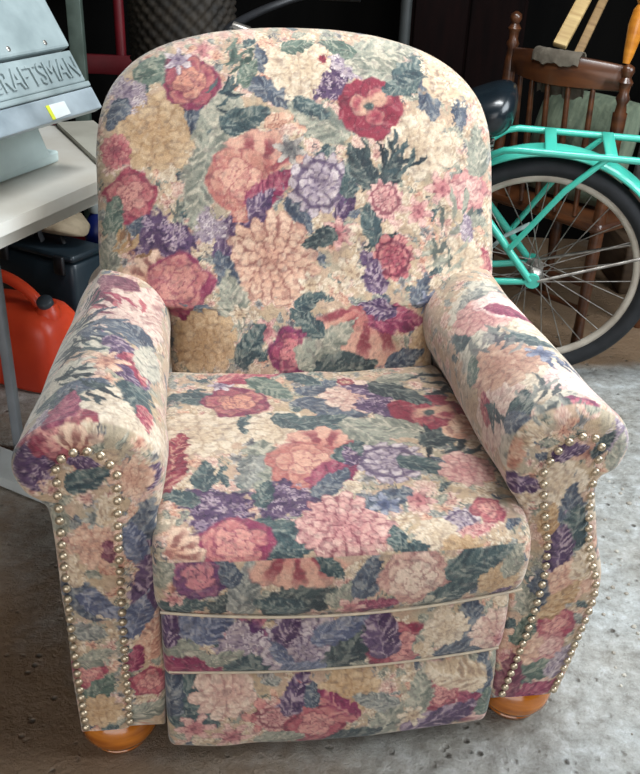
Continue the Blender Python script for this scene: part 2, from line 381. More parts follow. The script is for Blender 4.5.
    if kind == 'lilac':
        R = .95 + .16 * np.cos(3 * th + rs) + .3 * (n1 - .5)
        a = sst(0, .14, R - r + .35 * (n2 - .5))
        col = lerp(o, m, n1) * np.ones_like(col)
        col = lerp(col, k, sst(.6, .8, n2) * .6)
        rr = random.Random(int(rs * 100))
        for _ in range(30):
            q = math.sqrt(rr.random()) * .92; an = rr.random() * 2 * PI
            dx, dy = x - q * math.cos(an), y - q * math.sin(an)
            d = np.hypot(dx, dy); t2 = np.arctan2(dy, dx)
            pet = .105 + .045 * np.cos(4 * t2 + an * 3)
            i = sst(0, .03, pet - d)
            col = lerp(col, lerp(m, l, rr.random() * .6 + .4), i)
            col = lerp(col, k, sst(.045, .02, d) * .7)
            a = np.maximum(a, i)
        return col, a
    if kind == 'daisy':
        cnt = 6
        f = np.cos(cnt * th + rs)
        R = .74 + .24 * f + .2 * (n1 - .5)
        a = sst(0, .08, R - r)
        col = lerp(m, l, sst(.3, .8, r)) * np.ones_like(col)
        col = lerp(col, k, sst(-.35, -.8, f) * .8)
        col = lerp(col, k, sst(.1, .02, R - r) * .6)
        col = lerp(col, o, sst(.42, .3, r)); col = lerp(col, k, sst(.18, .1, r) * .8)
        col = lerp(col, k, sst(.66, .8, n2) * .4)
        return col, a
    # grass: a spray of thin pointed strokes
    a = np.zeros_like(x); col = np.ones_like(col) * o
    rr = random.Random(int(rs * 100) + 5)
    for q in range(9):
        an = (rr.random() - .5) * 1.5; ox, oy = rr.uniform(-.7, .2), rr.uniform(-.5, .5)
        ca, sa = math.cos(an), math.sin(an)
        lx = (x - ox) * ca + (y - oy) * sa; ly = -(x - ox) * sa + (y - oy) * ca + .12 * np.sin(3 * lx)
        w = .09 * np.clip(1 - (2 * lx / .95 - 1) ** 2, 0, 1)
        i = sst(0, .03, w - np.abs(ly))
        col = lerp(col, (o, m, k)[q % 3], i); a = np.maximum(a, i)
    return col, a

BGK = [('leaf', 'sage', 4), ('leaf', 'grey', 2), ('leaf', 'teal', 1), ('leaf', 'slate', 1), ('daisy', 'cream', 3), ('daisy', 'pinkcream', 3),
       ('grass', 'sage', 3), ('grass', 'greydark', 2), ('mum', 'cream', 3), ('mum', 'pinkcream', 3), ('leaf', 'cream', 3), ('daisy', 'peach', 1), ('leaf', 'peach', 2), ('daisy', 'greydark', 1)]
BGL = [(a, b) for a, b, n in BGK for _ in range(n)]

def weave(uv, flowers, seed, fill=17.0):
    """uv in mm -> linear colour of the woven cloth at each point"""
    u = uv[:, 0]; v = uv[:, 1]
    order = np.argsort(u); u = u[order]; v = v[order]
    wu = u + 3.6 * (vn(u / 10, v / 10, 11) - .5) * 2 + 1.3 * (vn(u / 3.6, v / 3.6, 12) - .5) * 2
    wv = v + 3.6 * (vn(u / 10, v / 10, 13) - .5) * 2 + 1.3 * (vn(u / 3.6, v / 3.6, 14) - .5) * 2
    n = vn(u / 30, v / 30, seed)
    col = lerp(np.array((192., 168, 134)), np.array((196., 164, 142)), n)
    col = lerp(col, np.array((172., 164, 142)), sst(.55, .8, vn(u / 22, v / 26, seed + 2)) * .7)
    def put(kind, cu, cv, r, rot, cname, rs):
        e = r * 1.3 + 6
        i0 = np.searchsorted(u, cu - e); i1 = np.searchsorted(u, cu + e)
        if i1 <= i0: return
        s = np.nonzero(np.abs(v[i0:i1] - cv) < e)[0] + i0
        if not len(s): return
        ca, sa = math.cos(math.radians(rot)), math.sin(math.radians(rot))
        dx = (wu[s] - cu) / r; dy = (wv[s] - cv) / r
        x = dx * ca + dy * sa; y = -dx * sa + dy * ca
        c, a = motif(kind, x, y, DYE[cname], rs)
        col[s] = lerp(col[s], c, a)
    R = random.Random(seed)
    u0, u1, v0, v1 = u.min(), u.max(), v.min(), v.max()
    cnt = int((u1 - u0) * (v1 - v0) / fill ** 2)
    for _ in range(cnt):
        k, cn = R.choice(BGL)
        put(k, R.uniform(u0, u1), R.uniform(v0, v1), R.uniform(9, 19), R.uniform(0, 360), cn, R.uniform(0, 6))
    for q, (k, cu, cv, r, rot, cn) in enumerate(flowers):
        put(k, cu, cv, max(r, 4), rot, cn, (q * 1.37 + seed) % 6.28)
    # yarn: short horizontal flecks and a tight rib
    br = vn(u / 5.5 + vn(u / 14, v / 14, 35) * 3, v / 5.5, 36)
    col = lerp(col, np.array((222., 204, 178)), sst(.66, .82, br) * .22)
    col = lerp(col, np.array((110., 96, 96)), sst(.30, .16, br) * .26)
    fl = vn(u / 2.6, v / 1.5, 31) * .6 + vn(u / 1.7, v / 4.2, 32) * .4
    col *= (1 + .20 * (fl - .5))[:, None]
    g_ = col.mean(1, keepdims=True); col = (g_ + .82 * (col - g_)); col = np.clip(140 + 1.12 * (col - 140), 0, 255) * np.array((.85, .838, .825))
    out = np.empty_like(col); out[order] = s2l(np.clip(col / 255., 0, 1))
    return out

# ---------------------------------------------------------------- materials
def mat(name, base, rough=.6, metal=0., spec=.5, noise=None, bump=None, **kw):
    """noise=(scale, colour2, amount[, stretch]) varies the base colour; bump=(scale, strength, distance)"""
    m = bpy.data.materials.new(name); m.use_nodes = True
    nt = m.node_tree; b = nt.nodes['Principled BSDF']
    b.inputs['Base Color'].default_value = (*base, 1); b.inputs['Roughness'].default_value = rough
    b.inputs['Metallic'].default_value = metal; b.inputs['Specular IOR Level'].default_value = spec
    for k, v in kw.items(): b.inputs[k.replace('_', ' ')].default_value = v
    tc = nt.nodes.new('ShaderNodeTexCoord')
    def nz(scale, stretch=(1, 1, 1), detail=6):
        mp = nt.nodes.new('ShaderNodeMapping'); mp.inputs['Scale'].default_value = stretch
        nt.links.new(tc.outputs['Object'], mp.inputs['Vector'])
        n = nt.nodes.new('ShaderNodeTexNoise'); n.inputs['Scale'].default_value = scale; n.inputs['Detail'].default_value = detail
        nt.links.new(mp.outputs['Vector'], n.inputs['Vector']); return n
    if noise:
        n = nz(noise[0], noise[3] if len(noise) > 3 else (1, 1, 1))
        r = nt.nodes.new('ShaderNodeMapRange'); r.inputs['From Min'].default_value = .35; r.inputs['From Max'].default_value = .65
        r.inputs['To Max'].default_value = noise[2]
        nt.links.new(n.outputs['Fac'], r.inputs['Value'])
        mx = nt.nodes.new('ShaderNodeMix'); mx.data_type = 'RGBA'
        mx.inputs[6].default_value = (*base, 1); mx.inputs[7].default_value = (*noise[1], 1)
        nt.links.new(r.outputs['Result'], mx.inputs[0]); nt.links.new(mx.outputs[2], b.inputs['Base Color'])
    if bump:
        n = nz(bump[0]); bp = nt.nodes.new('ShaderNodeBump'); bp.inputs['Strength'].default_value = bump[1]; bp.inputs['Distance'].default_value = bump[2]
        nt.links.new(n.outputs['Fac'], bp.inputs['Height']); nt.links.new(bp.outputs['Normal'], b.inputs['Normal'])
    return m

def cloth_material():
    m = bpy.data.materials.new('floral_tapestry'); m.use_nodes = True
    nt = m.node_tree; b = nt.nodes['Principled BSDF']
    at = nt.nodes.new('ShaderNodeAttribute'); at.attribute_name = 'Weave'
    tc = nt.nodes.new('ShaderNodeTexCoord')
    n = nt.nodes.new('ShaderNodeTexNoise'); n.inputs['Scale'].default_value = 420; n.inputs['Detail'].default_value = 3
    nt.links.new(tc.outputs['Object'], n.inputs['Vector'])
    r = nt.nodes.new('ShaderNodeMapRange'); r.inputs['To Min'].default_value = .86; r.inputs['To Max'].default_value = 1.12
    nt.links.new(n.outputs['Fac'], r.inputs['Value'])
    mx = nt.nodes.new('ShaderNodeMix'); mx.data_type = 'RGBA'; mx.blend_type = 'MULTIPLY'; mx.inputs[0].default_value = 1
    nt.links.new(at.outputs['Color'], mx.inputs[6]); nt.links.new(r.outputs['Result'], mx.inputs[7])
    nt.links.new(mx.outputs[2], b.inputs['Base Color'])
    bp = nt.nodes.new('ShaderNodeBump'); bp.inputs['Strength'].default_value = .35; bp.inputs['Distance'].default_value = .002
    nt.links.new(n.outputs['Fac'], bp.inputs['Height']); nt.links.new(bp.outputs['Normal'], b.inputs['Normal'])
    b.inputs['Roughness'].default_value = .8; b.inputs['Specular IOR Level'].default_value = .25
    b.inputs['Sheen Weight'].default_value = .25; b.inputs['Sheen Roughness'].default_value = .5
    return m

CLOTH = cloth_material()
PIPE = mat('cream_welt', rgb(184, 168, 144), .85, noise=(60, rgb(150, 140, 130), .6))
UNDER = mat('dust_cover', rgb(38, 34, 32), .9, noise=(20, rgb(26, 24, 22), 1))
FOOTW = mat('honey_wood', rgb(190, 114, 36), .2, spec=.6, noise=(9, rgb(142, 76, 22), 1, (1, 1, 7)), Coat_Weight=.5, Coat_Roughness=.12)
NAIL = mat('antique_nickel', rgb(206, 192, 168), .36, .7, noise=(90, rgb(156, 138, 114), .8))

# ---------------------------------------------------------------- recliner
RX, RY, RZ = 0.0437, 1.0514, math.radians(9.03)
chair = empty('recliner', (RX, RY, 0), RZ,
              'large recliner upholstered in floral tapestry with rolled arms and nailhead trim', 'armchair')

def cloth_part(name, V, quads, polys, uvcol, parent):
    me = fast_mesh(name, V, quads, polys, uvcol)
    return link(name, me, CLOTH, parent)

def wob(p, amp, sc, seed):
    return amp * 2 * (vn(p[:, 0] / sc + 7, p[:, 1] / sc + p[:, 2] / sc * .7, seed) - .5)

# --- backrest: pillowed panel, leaning back, with ears over the arms
def make_back():
    outl = catmull([(.255, .37), (.258, .48), (.262, .56), (.285, .592), (.35, .598), (.382, .612), (.387, .67), (.386, .76), (.384, .86),
                    (.366, .93), (.325, .982), (.262, 1.019), (.175, 1.043), (.08, 1.055), (.004, 1.057)], 30)
    outl = resample(outl, .0023)
    # front half of a superellipse (exponent 4), even steps along its length
    f = np.linspace(0, PI, 6001); cx = np.sign(np.cos(f)) * np.abs(np.cos(f)) ** .5; sy = np.abs(np.sin(f)) ** .5
    fr = resample(np.stack([-cx, -sy * .2], 1), 2.0 / 300)
    bk = resample(np.stack([cx, sy * .2], 1), 2.0 / 26)[1:-1]
    sec = np.vstack([fr, bk]); N = len(sec); nf = len(fr)
    Vs = []
    for w, z in outl:
        T = .088 if z < .66 else max(.003, .088 * math.sqrt(max(.0, 1 - ((z - .66) / .3975) ** 4.5)))
        yc = .618 + .43 * (z - .63)
        lum = .012 * math.exp(-((z - .56) / .09) ** 2)
        x = sec[:, 0] * w + .004; yo = sec[:, 1] / .2
        y = yc + yo * T * np.where(yo < 0, 1.0, .9) - lum * np.clip(-yo, 0, 1)
        Vs.append(np.stack([x, y, np.full(N, z)], 1))
    L = len(Vs); V = np.concatenate(Vs)
    V[:, 1] += wob(V, .004, .09, 3) + wob(V, .002, .03, 4)
    q = loft_faces(L, N)
    sl = (V[:, 2] - .63) * .919 + (V[:, 1] - .535) * .395
    uv = np.stack([V[:, 0], sl], 1) * 1000
    col = weave(uv, FLOWERS['BACK'], 21)
    polys = [tuple(range(N))[::-1], tuple(range((L - 1) * N, L * N))]
    return cloth_part('backrest', V, q, polys, col, chair)
make_back()

# --- loft along x of a profile in (y, z): seat cushion and footrest panels
def x_loft(name, prof, hw, r, step_x, sag, bulge, paint, dense=.0022, coarse=.012, visible=None, cen=None, half=None, seed=1, flare=0.):
    P = catmull(prof, 30, True)
    P = resample(P, dense / 2, True)
    keep = []; acc = 0.
    for i in range(len(P)):
        acc += dense / 2
        if acc >= (dense if visible(P[i]) else coarse) - 1e-9: keep.append(i); acc = 0.
    P = P[keep]; N = len(P)
    k = int(2 * hw / step_x); xs = np.linspace(-hw + r, hw - r, k)
    a = np.linspace(0, PI / 2, 14)[1:]
    xe = hw - r + r * np.sin(a); ie = r * (1 - np.cos(a))
    xs = np.r_[-xe[::-1], xs, xe]; ins = np.r_[ie[::-1], np.zeros(k), ie]
    Vs = []
    for x, i in zip(xs, ins):
        t = 1 - (x / hw) ** 2
        y = cen[0] + (P[:, 0] - cen[0]) * (1 - i / half[0]); z = cen[1] + (P[:, 1] - cen[1]) * (1 - i / half[1])
        front = sst(cen[0], cen[0] - half[0], P[:, 0])
        fl_ = 1 + flare * sst(.06, -.035, P[:, 0])
        low = sst(cen[1], cen[1] - half[1], P[:, 1])
        y = y - bulge * t * front
        z = z - sag * t * low * front
        Vs.append(np.stack([x * fl_, y, z], 1))
    V = np.concatenate(Vs); L = len(Vs)
    V[:, 2] += wob(V, .003, .07, seed); V[:, 1] += wob(V, .0025, .06, seed + 1)
    col = paint(V)
    return cloth_part(name, V, loft_faces(L, N), [tuple(range(N))[::-1], tuple(range((L - 1) * N, L * N))], col, chair)

def paint_seat(V):
    y, z = V[:, 1], V[:, 2]; col = np.zeros((len(V), 3))
    fr = (z < .458) & (y < .1)
    col[~fr] = weave(np.stack([V[~fr, 0], y[~fr] - (.48 - np.minimum(z[~fr], .48)) * (y[~fr] < .05)], 1) * 1000, FLOWERS['SEAT'], 33)
    col[fr] = weave(np.stack([V[fr, 0], z[fr]], 1) * 1000, FLOWERS['FRONT'], 35)
    return col
seat = x_loft('seat_cushion', [(.49, .362), (.508, .42), (.49, .474), (.40, .486), (.25, .494), (.10, .493), (.02, .487), (-.025, .480), (-.050, .462), (-.058, .43),
                        (-.056, .395), (-.045, .366), (-.015, .354), (.15, .352), (.35, .354)], .270, .020, .0022, .022, .010, paint_seat,
              visible=lambda p: p[1] > .47 or p[0] < .0, cen=(.22, .42), half=(.28, .07), seed=41, flare=.022)
def welt(name, pts, r, parent):
    m = MB(); m.tube([tuple(p) for p in catmull(pts, 12)], r, 8)
    return m.build(name, PIPE, parent, 60)
def front_paint(key, seed):
    return lambda V: weave(np.stack([V[:, 0], V[:, 2] - (V[:, 1] + .02) * .6 * (V[:, 1] > -.02)], 1) * 1000, FLOWERS[key], seed)
flap = x_loft('footrest_flap', [(.03, .225), (.036, .28), (.03, .335), (.0, .344), (-.018, .33), (-.026, .29), (-.025, .24), (-.016, .213), (.005, .206)], .270, .014, .0022, .014, .008,
       front_paint('UP', 51), visible=lambda p: p[0] < .012, cen=(.005, .275), half=(.032, .07), seed=43)
x_loft('footrest_panel', [(.04, .08), (.044, .13), (.04, .195), (.01, .204), (-.008, .19), (-.017, .14), (-.016, .085), (-.008, .046), (.015, .040)], .270, .012, .0022, .016, .010,
       front_paint('LOW', 57), visible=lambda p: p[0] < .02, cen=(.014, .13), half=(.032, .075), seed=47)

xs_ = np.linspace(-1, 1, 21)
welt('piping', [(.262 * t, -.0225 - .007 * (1 - t * t), .2215 - .0115 * (1 - t * t)) for t in xs_], .0022, flap)
welt('piping', [(.268 * t, -.0545 - .0095 * (1 - t * t), .3700 - .0185 * (1 - t * t)) for t in xs_], .0022, seat)

# --- armrests
SEC = {-1: [(.274, .082), (.270, .2), (.270, .38), (.269, .485), (.258, .525), (.253, .565), (.266, .608), (.303, .640), (.355, .653), (.408, .643), (.446, .615), (.459, .58), (.448, .547), (.427, .53), (.413, .505), (.410, .42), (.411, .3), (.411, .2), (.408, .082)],
       1: [(.272, .082), (.270, .2), (.270, .40), (.268, .475), (.243, .515), (.233, .56), (.243, .605), (.276, .638), (.327, .653), (.376, .642), (.413, .613), (.427, .58), (.419, .546), (.394, .53), (.384, .503), (.400, .42), (.428, .325), (.413, .2), (.394, .082)]}
NIN = {-1: [(.317, .575), (.320, .52), (.324, .424), (.327, .28), (.329, .105)], 1: [(.290, .547), (.300, .49), (.321, .39), (.320, .30), (.306, .19), (.290, .10)]}
NTOP = {-1: [(.396, .588), (.388, .603), (.372, .613), (.352, .614), (.332, .603), (.317, .575)], 1: [(.371, .588), (.362, .601), (.343, .607), (.322, .600), (.302, .578), (.290, .547)]}
NOUT = {-1: [(.396, .588), (.399, .50), (.400, .429), (.401, .278), (.397, .10)], 1: [(.371, .588), (.371, .50), (.388, .40), (.414, .32), (.402, .21), (.381, .10)]}
nail_proto = None
def make_arm(s):
    key = 'L' if s < 0 else 'R'
    P = catmull(SEC[s], 30); P = resample(P, .0011)
    keep = []; acc = 0.
    zs = P[:, 1]; itop = np.argmax(zs)
    for i in range(len(P)):
        acc += .0011
        lim = .0022 if (i < itop or zs[i] > .52) else .0036
        if i == 0 or i == len(P) - 1 or acc >= lim - 1e-9: keep.append(i); acc = 0.
    P = P[keep]
    bot = np.stack([np.linspace(P[-1, 0], P[0, 0], 12)[1:-1], np.full(10, P[0, 1])], 1)
    P = np.vstack([P, bot]); N = len(P)
    arc = np.r_[0, np.cumsum(np.linalg.norm(np.diff(P, axis=0), axis=1))]
    # medial line the front face closes on
    xm = np.interp(P[:, 1], [.08, .34, .5, .6], [.34, .34, .335, .355 if s < 0 else .33])
    zm = np.clip(P[:, 1], .14, .585)
    Mx = np.interp(zm, [.08, .34, .5, .6], [.34, .345, .335, .355 if s < 0 else .33]); Mz = zm
    D = np.hypot(Mx - P[:, 0], Mz - P[:, 1])
    rr = .012 + .016 * sst(.50, .56, P[:, 1])           # front edge radius, larger on the roll
    loops = []; fronts = []
    def shrink(ins):
        t = np.clip(ins / D, 0, 1); return P[:, 0] + (Mx - P[:, 0]) * t, P[:, 1] + (Mz - P[:, 1]) * t
    K = 40
    D0 = np.maximum(D - rr, 0)
    for k in range(K):                                   # from the middle of the face outwards
        fct = k / (K - 1)
        X, Z = shrink(rr + D0 * (1 - fct) * .999)
        loops.append((X, np.full(N, -.004) - .003 * (1 - fct), Z)); fronts.append(1)
    for a in np.linspace(0, PI / 2, 12)[1:]:
        X, Z = shrink(rr * (1 - np.sin(a)))
        loops.append((X, -.004 + rr * (1 - np.cos(a)), Z)); fronts.append(1)
    for y in np.arange(.026, .66, .0026):
        wgt = sst(.36, .44, P[:, 0])
        X = P[:, 0] - .044 * wgt * min(y / .62, 1) * sst(.48, .56, P[:, 1])
        Z = P[:, 1] - .004 * math.sin(PI * min(y / .6, 1)) * sst(.55, .64, P[:, 1])
        loops.append((X, np.full(N, y), Z)); fronts.append(0)
    V = np.concatenate([np.stack([s * X, Y, Z], 1) for X, Y, Z in loops]); L = len(loops)
    fm = np.repeat(np.array(fronts, bool), N)
    # crease where front face meets the roll is kept by the larger radius there; soft cloth unevenness
    V[:, 2] += wob(V, .003, .08, 60 + s); V[:, 0] += wob(V[:, [1, 2, 0]], .003, .09, 64 + s)
    xc = .355 if s < 0 else .33
    ac = np.interp(0, [0], [arc[np.argmax(P[:, 1])]])
    run = (arc - arc[np.argmax(P[:, 1])])                # distance round the section from the crown of the arm
    U = np.tile(run, L)
    uvt = np.stack([s * (xc + U), V[:, 1]], 1) * 1000
    uvf = np.stack([V[:, 0], V[:, 2]], 1) * 1000
    col = np.zeros((len(V), 3))
    isf = fm & (V[:, 1] < .010)
    # inner wall below the roll carries its own strip of cloth
    wall = (~isf) & (V[:, 2] < .52)
    top = ~isf & ~wall
    col[top] = weave(uvt[top], FLOWERS['A' + key + 'T'], 71 + s, 24.)
    col[isf] = weave(uvf[isf], FLOWERS['AI' + key], 75 + s)
    col[wall] = weave(np.stack([V[wall, 1], V[wall, 2]], 1) * 1000, [], 78 + s, 14)
    q = loft_faces(L, N)
    arm = cloth_part('armrest', V, q, [tuple(range(N)), tuple(range((L - 1) * N, L * N))[::-1]], col, chair)
    # front panel: a slightly raised strip of cloth inside the row of nails
    ni = catmull(NIN[s], 20); no = catmull(NOUT[s], 20); nt = catmull(NTOP[s], 20)
    zrow = np.arange(.092, .611, .0024); g = []
    for z in zrow:
        xi = np.interp(z, ni[::-1, 1], ni[::-1, 0]); xo = np.interp(z, no[::-1, 1], no[::-1, 0])
        if z > NIN[s][0][1]:
            h = nt[np.argsort(nt[:, 0])]
            ok = h[h[:, 1] >= z]
            if len(ok) < 2: break
            xi, xo2 = ok[0, 0], ok[-1, 0]
            if z > NOUT[s][0][1]: xo = xo2
        x = np.linspace(xi, xo, 40)
        t = np.linspace(-1, 1, 40)
        g.append(np.stack([s * x, -.0035 - .0065 * np.sqrt(np.clip(1 - t ** 6, 0, 1)), np.full(40, z)], 1))
    nr = len(g); Vp = np.concatenate(g)
    Vb = Vp.copy(); Vb[:, 1] = -.001
    qf = loft_faces(nr, 40, False); qb = qf[:, ::-1] + nr * 40
    edge = [i for i in range(40)] + [r * 40 + 39 for r in range(1, nr)] + [(nr - 1) * 40 + i for i in range(38, -1, -1)] + [r * 40 for r in range(nr - 2, 0, -1)]
    qs = np.array([(edge[i], edge[(i + 1) % len(edge)], edge[(i + 1) % len(edge)] + nr * 40, edge[i] + nr * 40) for i in range(len(edge))])
    Va = np.vstack([Vp, Vb])
    cp = weave(np.stack([Va[:, 0], Va[:, 2]], 1) * 1000, FLOWERS['AI' + key], 75 + s)
    cloth_part('front_panel', Va, np.vstack([qf, qb, qs]), [], cp, arm)
    return arm
arms = {s: make_arm(s) for s in (-1, 1)}

# nailheads: domed tacks with a rim, one object each
def nail_mesh():
    m = MB(); m.lathe([(.0020, -.004), (.0063, -.001), (.0066, .0), (.0063, .0012), (.0055, .0032), (.0036, .0046), (.0014, .0053), (.0003, .0054)], (0, 0, 0), (0, -1, 0), 14)
    return m
proto = nail_mesh().build('nail_head', NAIL, arms[-1], 50)
first = True; rest = MB()
for s in (-1, 1):
    def even(P, n):
        P = resample(catmull(P, 20), .0005); return P[np.linspace(0, len(P) - 1, n).astype(int)]
    def graded(P, n):                                    # nails sit closer together towards the floor
        P = resample(catmull(P, 20), .0005); t = np.linspace(0, 1, n); t = 1.14 * t - .14 * t * t
        return P[(t * (len(P) - 1)).astype(int)]
    out = graded(NOUT[s], 27); inn = graded(NIN[s], 26); topn = even(NTOP[s], 7)[1:-1]
    allp = list(out) + list(topn) + list(inn)
    low = sorted(range(len(allp)), key=lambda i: allp[i][1])[:8]     # the eight lowest show smallest
    for i, (x, z) in enumerate(allp):
        loc = (s * x, -.0085, z)
        if i in low:
            R0 = nail_mesh(); rest.add([Vector(v) + Vector(loc) for v in R0.V], R0.F); continue
        if first: o = proto; first = False
        else:
            o = proto.copy(); C.objects.link(o); o.parent = arms[s]
        o.location = loc
tag(rest.build('nail_heads', NAIL, chair, 50), kind='stuff')

m = MB(); m.box((0, .33, .205), (.50, .56, .25), bev=.01); m.build('base_frame', UNDER, chair, 40)
for sx, yy in ((-1, .062), (1, .062), (-1, .60), (1, .60)):
    m = MB(); m.lathe([(.036, .0), (.046, .004), (.050, .012), (.047, .017), (.056, .022), (.064, .036), (.066, .050), (.063, .066), (.054, .081), (.046, .086)], (sx * (.352 if sx < 0 else .342), yy, 0), (0, 0, 1), 32)
    tag(m.build('bun_foot', FOOTW, chair, 50))

# ---------------------------------------------------------------- bicycle
TEAL = mat('teal_enamel', rgb(70, 190, 168), .3, .0, .6, noise=(3, rgb(60, 168, 150), .6), Coat_Weight=.4, Coat_Roughness=.1)
RUB = mat('tyre_rubber', rgb(22, 24, 28), .7, noise=(30, rgb(34, 36, 40), .8))
RIM = mat('pale_rim', rgb(206, 198, 184), .4, .15, noise=(14, rgb(160, 148, 134), .8))
STEEL = mat('dull_steel', rgb(168, 164, 158), .35, .8, noise=(40, rgb(110, 104, 98), .8))
BLACKV = mat('black_vinyl', rgb(16, 24, 30), .25, 0, .6, noise=(12, rgb(24, 34, 40), .7), bump=(90, .1, .002))
BLACKP = mat('black_plastic', rgb(24, 25, 28), .45, noise=(20, rgb(34, 35, 38), .8))
REFL = mat('clear_reflector', rgb(190, 206, 204), .15, 0, .8, noise=(60, rgb(140, 160, 160), .7))
bike = empty('bicycle', (.6287, 2.5455, 0), 0, 'teal step-through bicycle with rear rack and black saddle leaning behind the recliner', 'bicycle')
bike.rotation_euler = (math.radians(7.53), 0, math.radians(-10.28)); bike.rotation_mode = 'XYZ'
WR, RR = .349, .292
def circ(r, n=96, c=(0, 0, WR), a0=0, a1=2 * PI, closed=True, y=0):
    k = n if closed else n + 1
    return [(c[0] + r * math.cos(a0 + (a1 - a0) * i / n), y, c[2] + r * math.sin(a0 + (a1 - a0) * i / n)) for i in range(k)]
def make_wheel(parent, cx, name):
    w = MB(); w.tube(circ(RR, 96, (0, 0, 0)), .0105, 10, True, 1.3).build(name, RIM, parent, 60); o = w.V and parent.children[-1]
    o = [c for c in parent.children if c.name.startswith(name)][-1]
    o.location = (cx, 0, WR)
    t = MB(); t.tube(circ(RR + .031, 96, (0, 0, 0)), .0265, 14, True).build('tire', RUB, o, 60)
    h = MB(); h.lathe([(.012, -.05), (.026, -.036), (.028, -.030), (.016, -.026), (.015, .026), (.028, .030), (.026, .036), (.012, .05)], (0, 0, 0), (0, 1, 0), 20).build('hub', STEEL, o, 40)
    sp = None
    for i in range(28):
        a = 2 * PI * i / 28; side = .03 if i % 2 else -.03; b = a + (.95 if (i // 2) % 2 else -.95)
        if sp is None:
            sp = MB(); L0 = Vector((.024 * math.cos(.95), -.03, .024 * math.sin(.95))); 
            sp = sp.tube([(.024 * math.cos(-.95), -.03, .024 * math.sin(-.95)), (RR - .004, 0, 0)], .0017, 6).build('spoke', STEEL, o)
            k = sp
        else:
            k = sp.copy(); C.objects.link(k); k.parent = o
        k.rotation_euler = (0, -a, 0)
        k.scale = (1, 1 if side < 0 else -1, 1 if (i // 2) % 2 == 0 else -1)
    return o
rear = make_wheel(bike, 0, 'rear_wheel')
front = make_wheel(bike, -.985, 'front_wheel')
m = MB(); m.tube([(-.155, -.028, .05), (-.10, -.026, .115), (-.035, -.024, .158)], .012, 8, flat=.4).build('spoke_reflector', REFL, rear, 60)
def fender(parent, name, cx, a0, a1):
    R = []
    for i in range(61):
        a = a0 + (a1 - a0) * i / 60; ring = []
        for j in range(13):
            b = PI * j / 12
            ring.append((b, .366 + .020 * math.sin(b), .037 * math.cos(b)))
        for j in range(12, -1, -1):
            b = PI * j / 12
            ring.append((b, .362 + .019 * math.sin(b), .034 * math.cos(b)))
        R.append([(cx + q * math.cos(a), y, WR + q * math.sin(a)) for _, q, y in ring])
    return MB().rings(R).build(name, TEAL, parent, 50)
fender(bike, 'rear_fender', 0, math.radians(168), math.radians(-8))
fender(bike, 'front_fender', -.985, math.radians(200), math.radians(40))
bb = (-.44, 0, .285); st = (-.31, 0, .72)
m = MB()
m.tube([bb, st], .016, 14)
hd0, hd1 = Vector((-.985, 0, .66)), Vector((-1.025, 0, .80))
hd0, hd1 = Vector((-.93, 0, .66)), Vector((-.895, 0, .79))
m.tube([hd0, hd1], .019, 14)
m.tube([bb, (-.62, 0, .36), (-.82, 0, .56), hd0 + Vector((.003, 0, .03))], .018, 12)
m.tube([(-.36, 0, .545), (-.58, 0, .52), (-.80, 0, .63), hd1 - Vector((.0, 0, .03))], .014, 12)
for y in (-1, 1):
    m.tube([(-.44, y * .03, .285), (-.35, y * .045, .295), (-.02, y * .062, WR - .005)], [.013, .012, .010], 10)
    m.tube([(-.300, y * .018, .70), (-.22, y * .050, .60), (-.012, y * .064, WR)], [.011, .011, .011], 10)
    m.tube([(-.005, y * .058, WR), (-.005, y * .072, WR)], .022, 14)
m.lathe([(.02, -.036), (.024, -.03), (.024, .03), (.02, .036)], bb, (0, 1, 0), 18)
m.build('frame', TEAL, bike, 50)
m = MB()
for y in (-1, 1):
    m.tube([(-.965, y * .03, .62), (-.968, y * .055, .56), (-.975, y * .06, .46), (-.985, y * .058, WR)], [.014, .013, .011, .009], 10)
m.tube([(-.965, -.034, .62), (-.94, 0, .645), (-.965, .034, .62)], .014, 10)
m.build('fork', TEAL, bike, 50)
m = MB(); m.tube([st, (-.29, 0, .765)], .0127, 12); m.build('seat_post', STEEL, bike, 50)
# saddle: broad rounded rear narrowing to the nose
prof = [(-.30, .012, .010), (-.285, .024, .022), (-.24, .030, .028), (-.18, .038, .032), (-.12, .058, .038), (-.07, .086, .046), (-.02, .106, .056), (.03, .110, .062), (.06, .098, .058), (.08, .068, .044), (.088, .03, .02)]
SX, SZ = -.205, .768
pr = catmull(prof, 6); R = []
for x, w, h in pr:
    R.append([(SX + x, w * math.copysign(abs(math.cos(a)) ** .8, math.cos(a)), SZ + .035 + .25 * max(x + .05, 0) + (h * math.sin(a) if math.sin(a) > 0 else 1.15 * h * math.sin(a))) for a in [2 * PI * j / 24 for j in range(24)]])
sd = MB().rings(R).build('saddle', BLACKV, bike, 60)
m = MB()
for y in (-1, 1):
    c0 = Vector((SX + .02, y * .06, SZ - .015))
    m.tube([c0 + Vector((.018 * math.cos(t * 2 * PI), .018 * math.sin(t * 2 * PI), -.05 * t / 4)) for t in np.linspace(0, 4, 64)], .0035, 6)
m.tube([(SX - .25, 0, SZ + .02), (SX - .10, -.025, SZ - .005), (SX + .04, -.06, SZ - .02)], .004, 8)
m.tube([(SX - .25, 0, SZ + .02), (SX - .10, .025, SZ - .005), (SX + .04, .06, SZ - .02)], .004, 8)
m.build('saddle_spring', STEEL, sd, 50)
m = MB(); m.tube([(-.292, 0, .745), (-.288, 0, .765), (SX - .06, 0, SZ + .005)], .012, 12); m.build('saddle_bracket', STEEL, bike, 50)
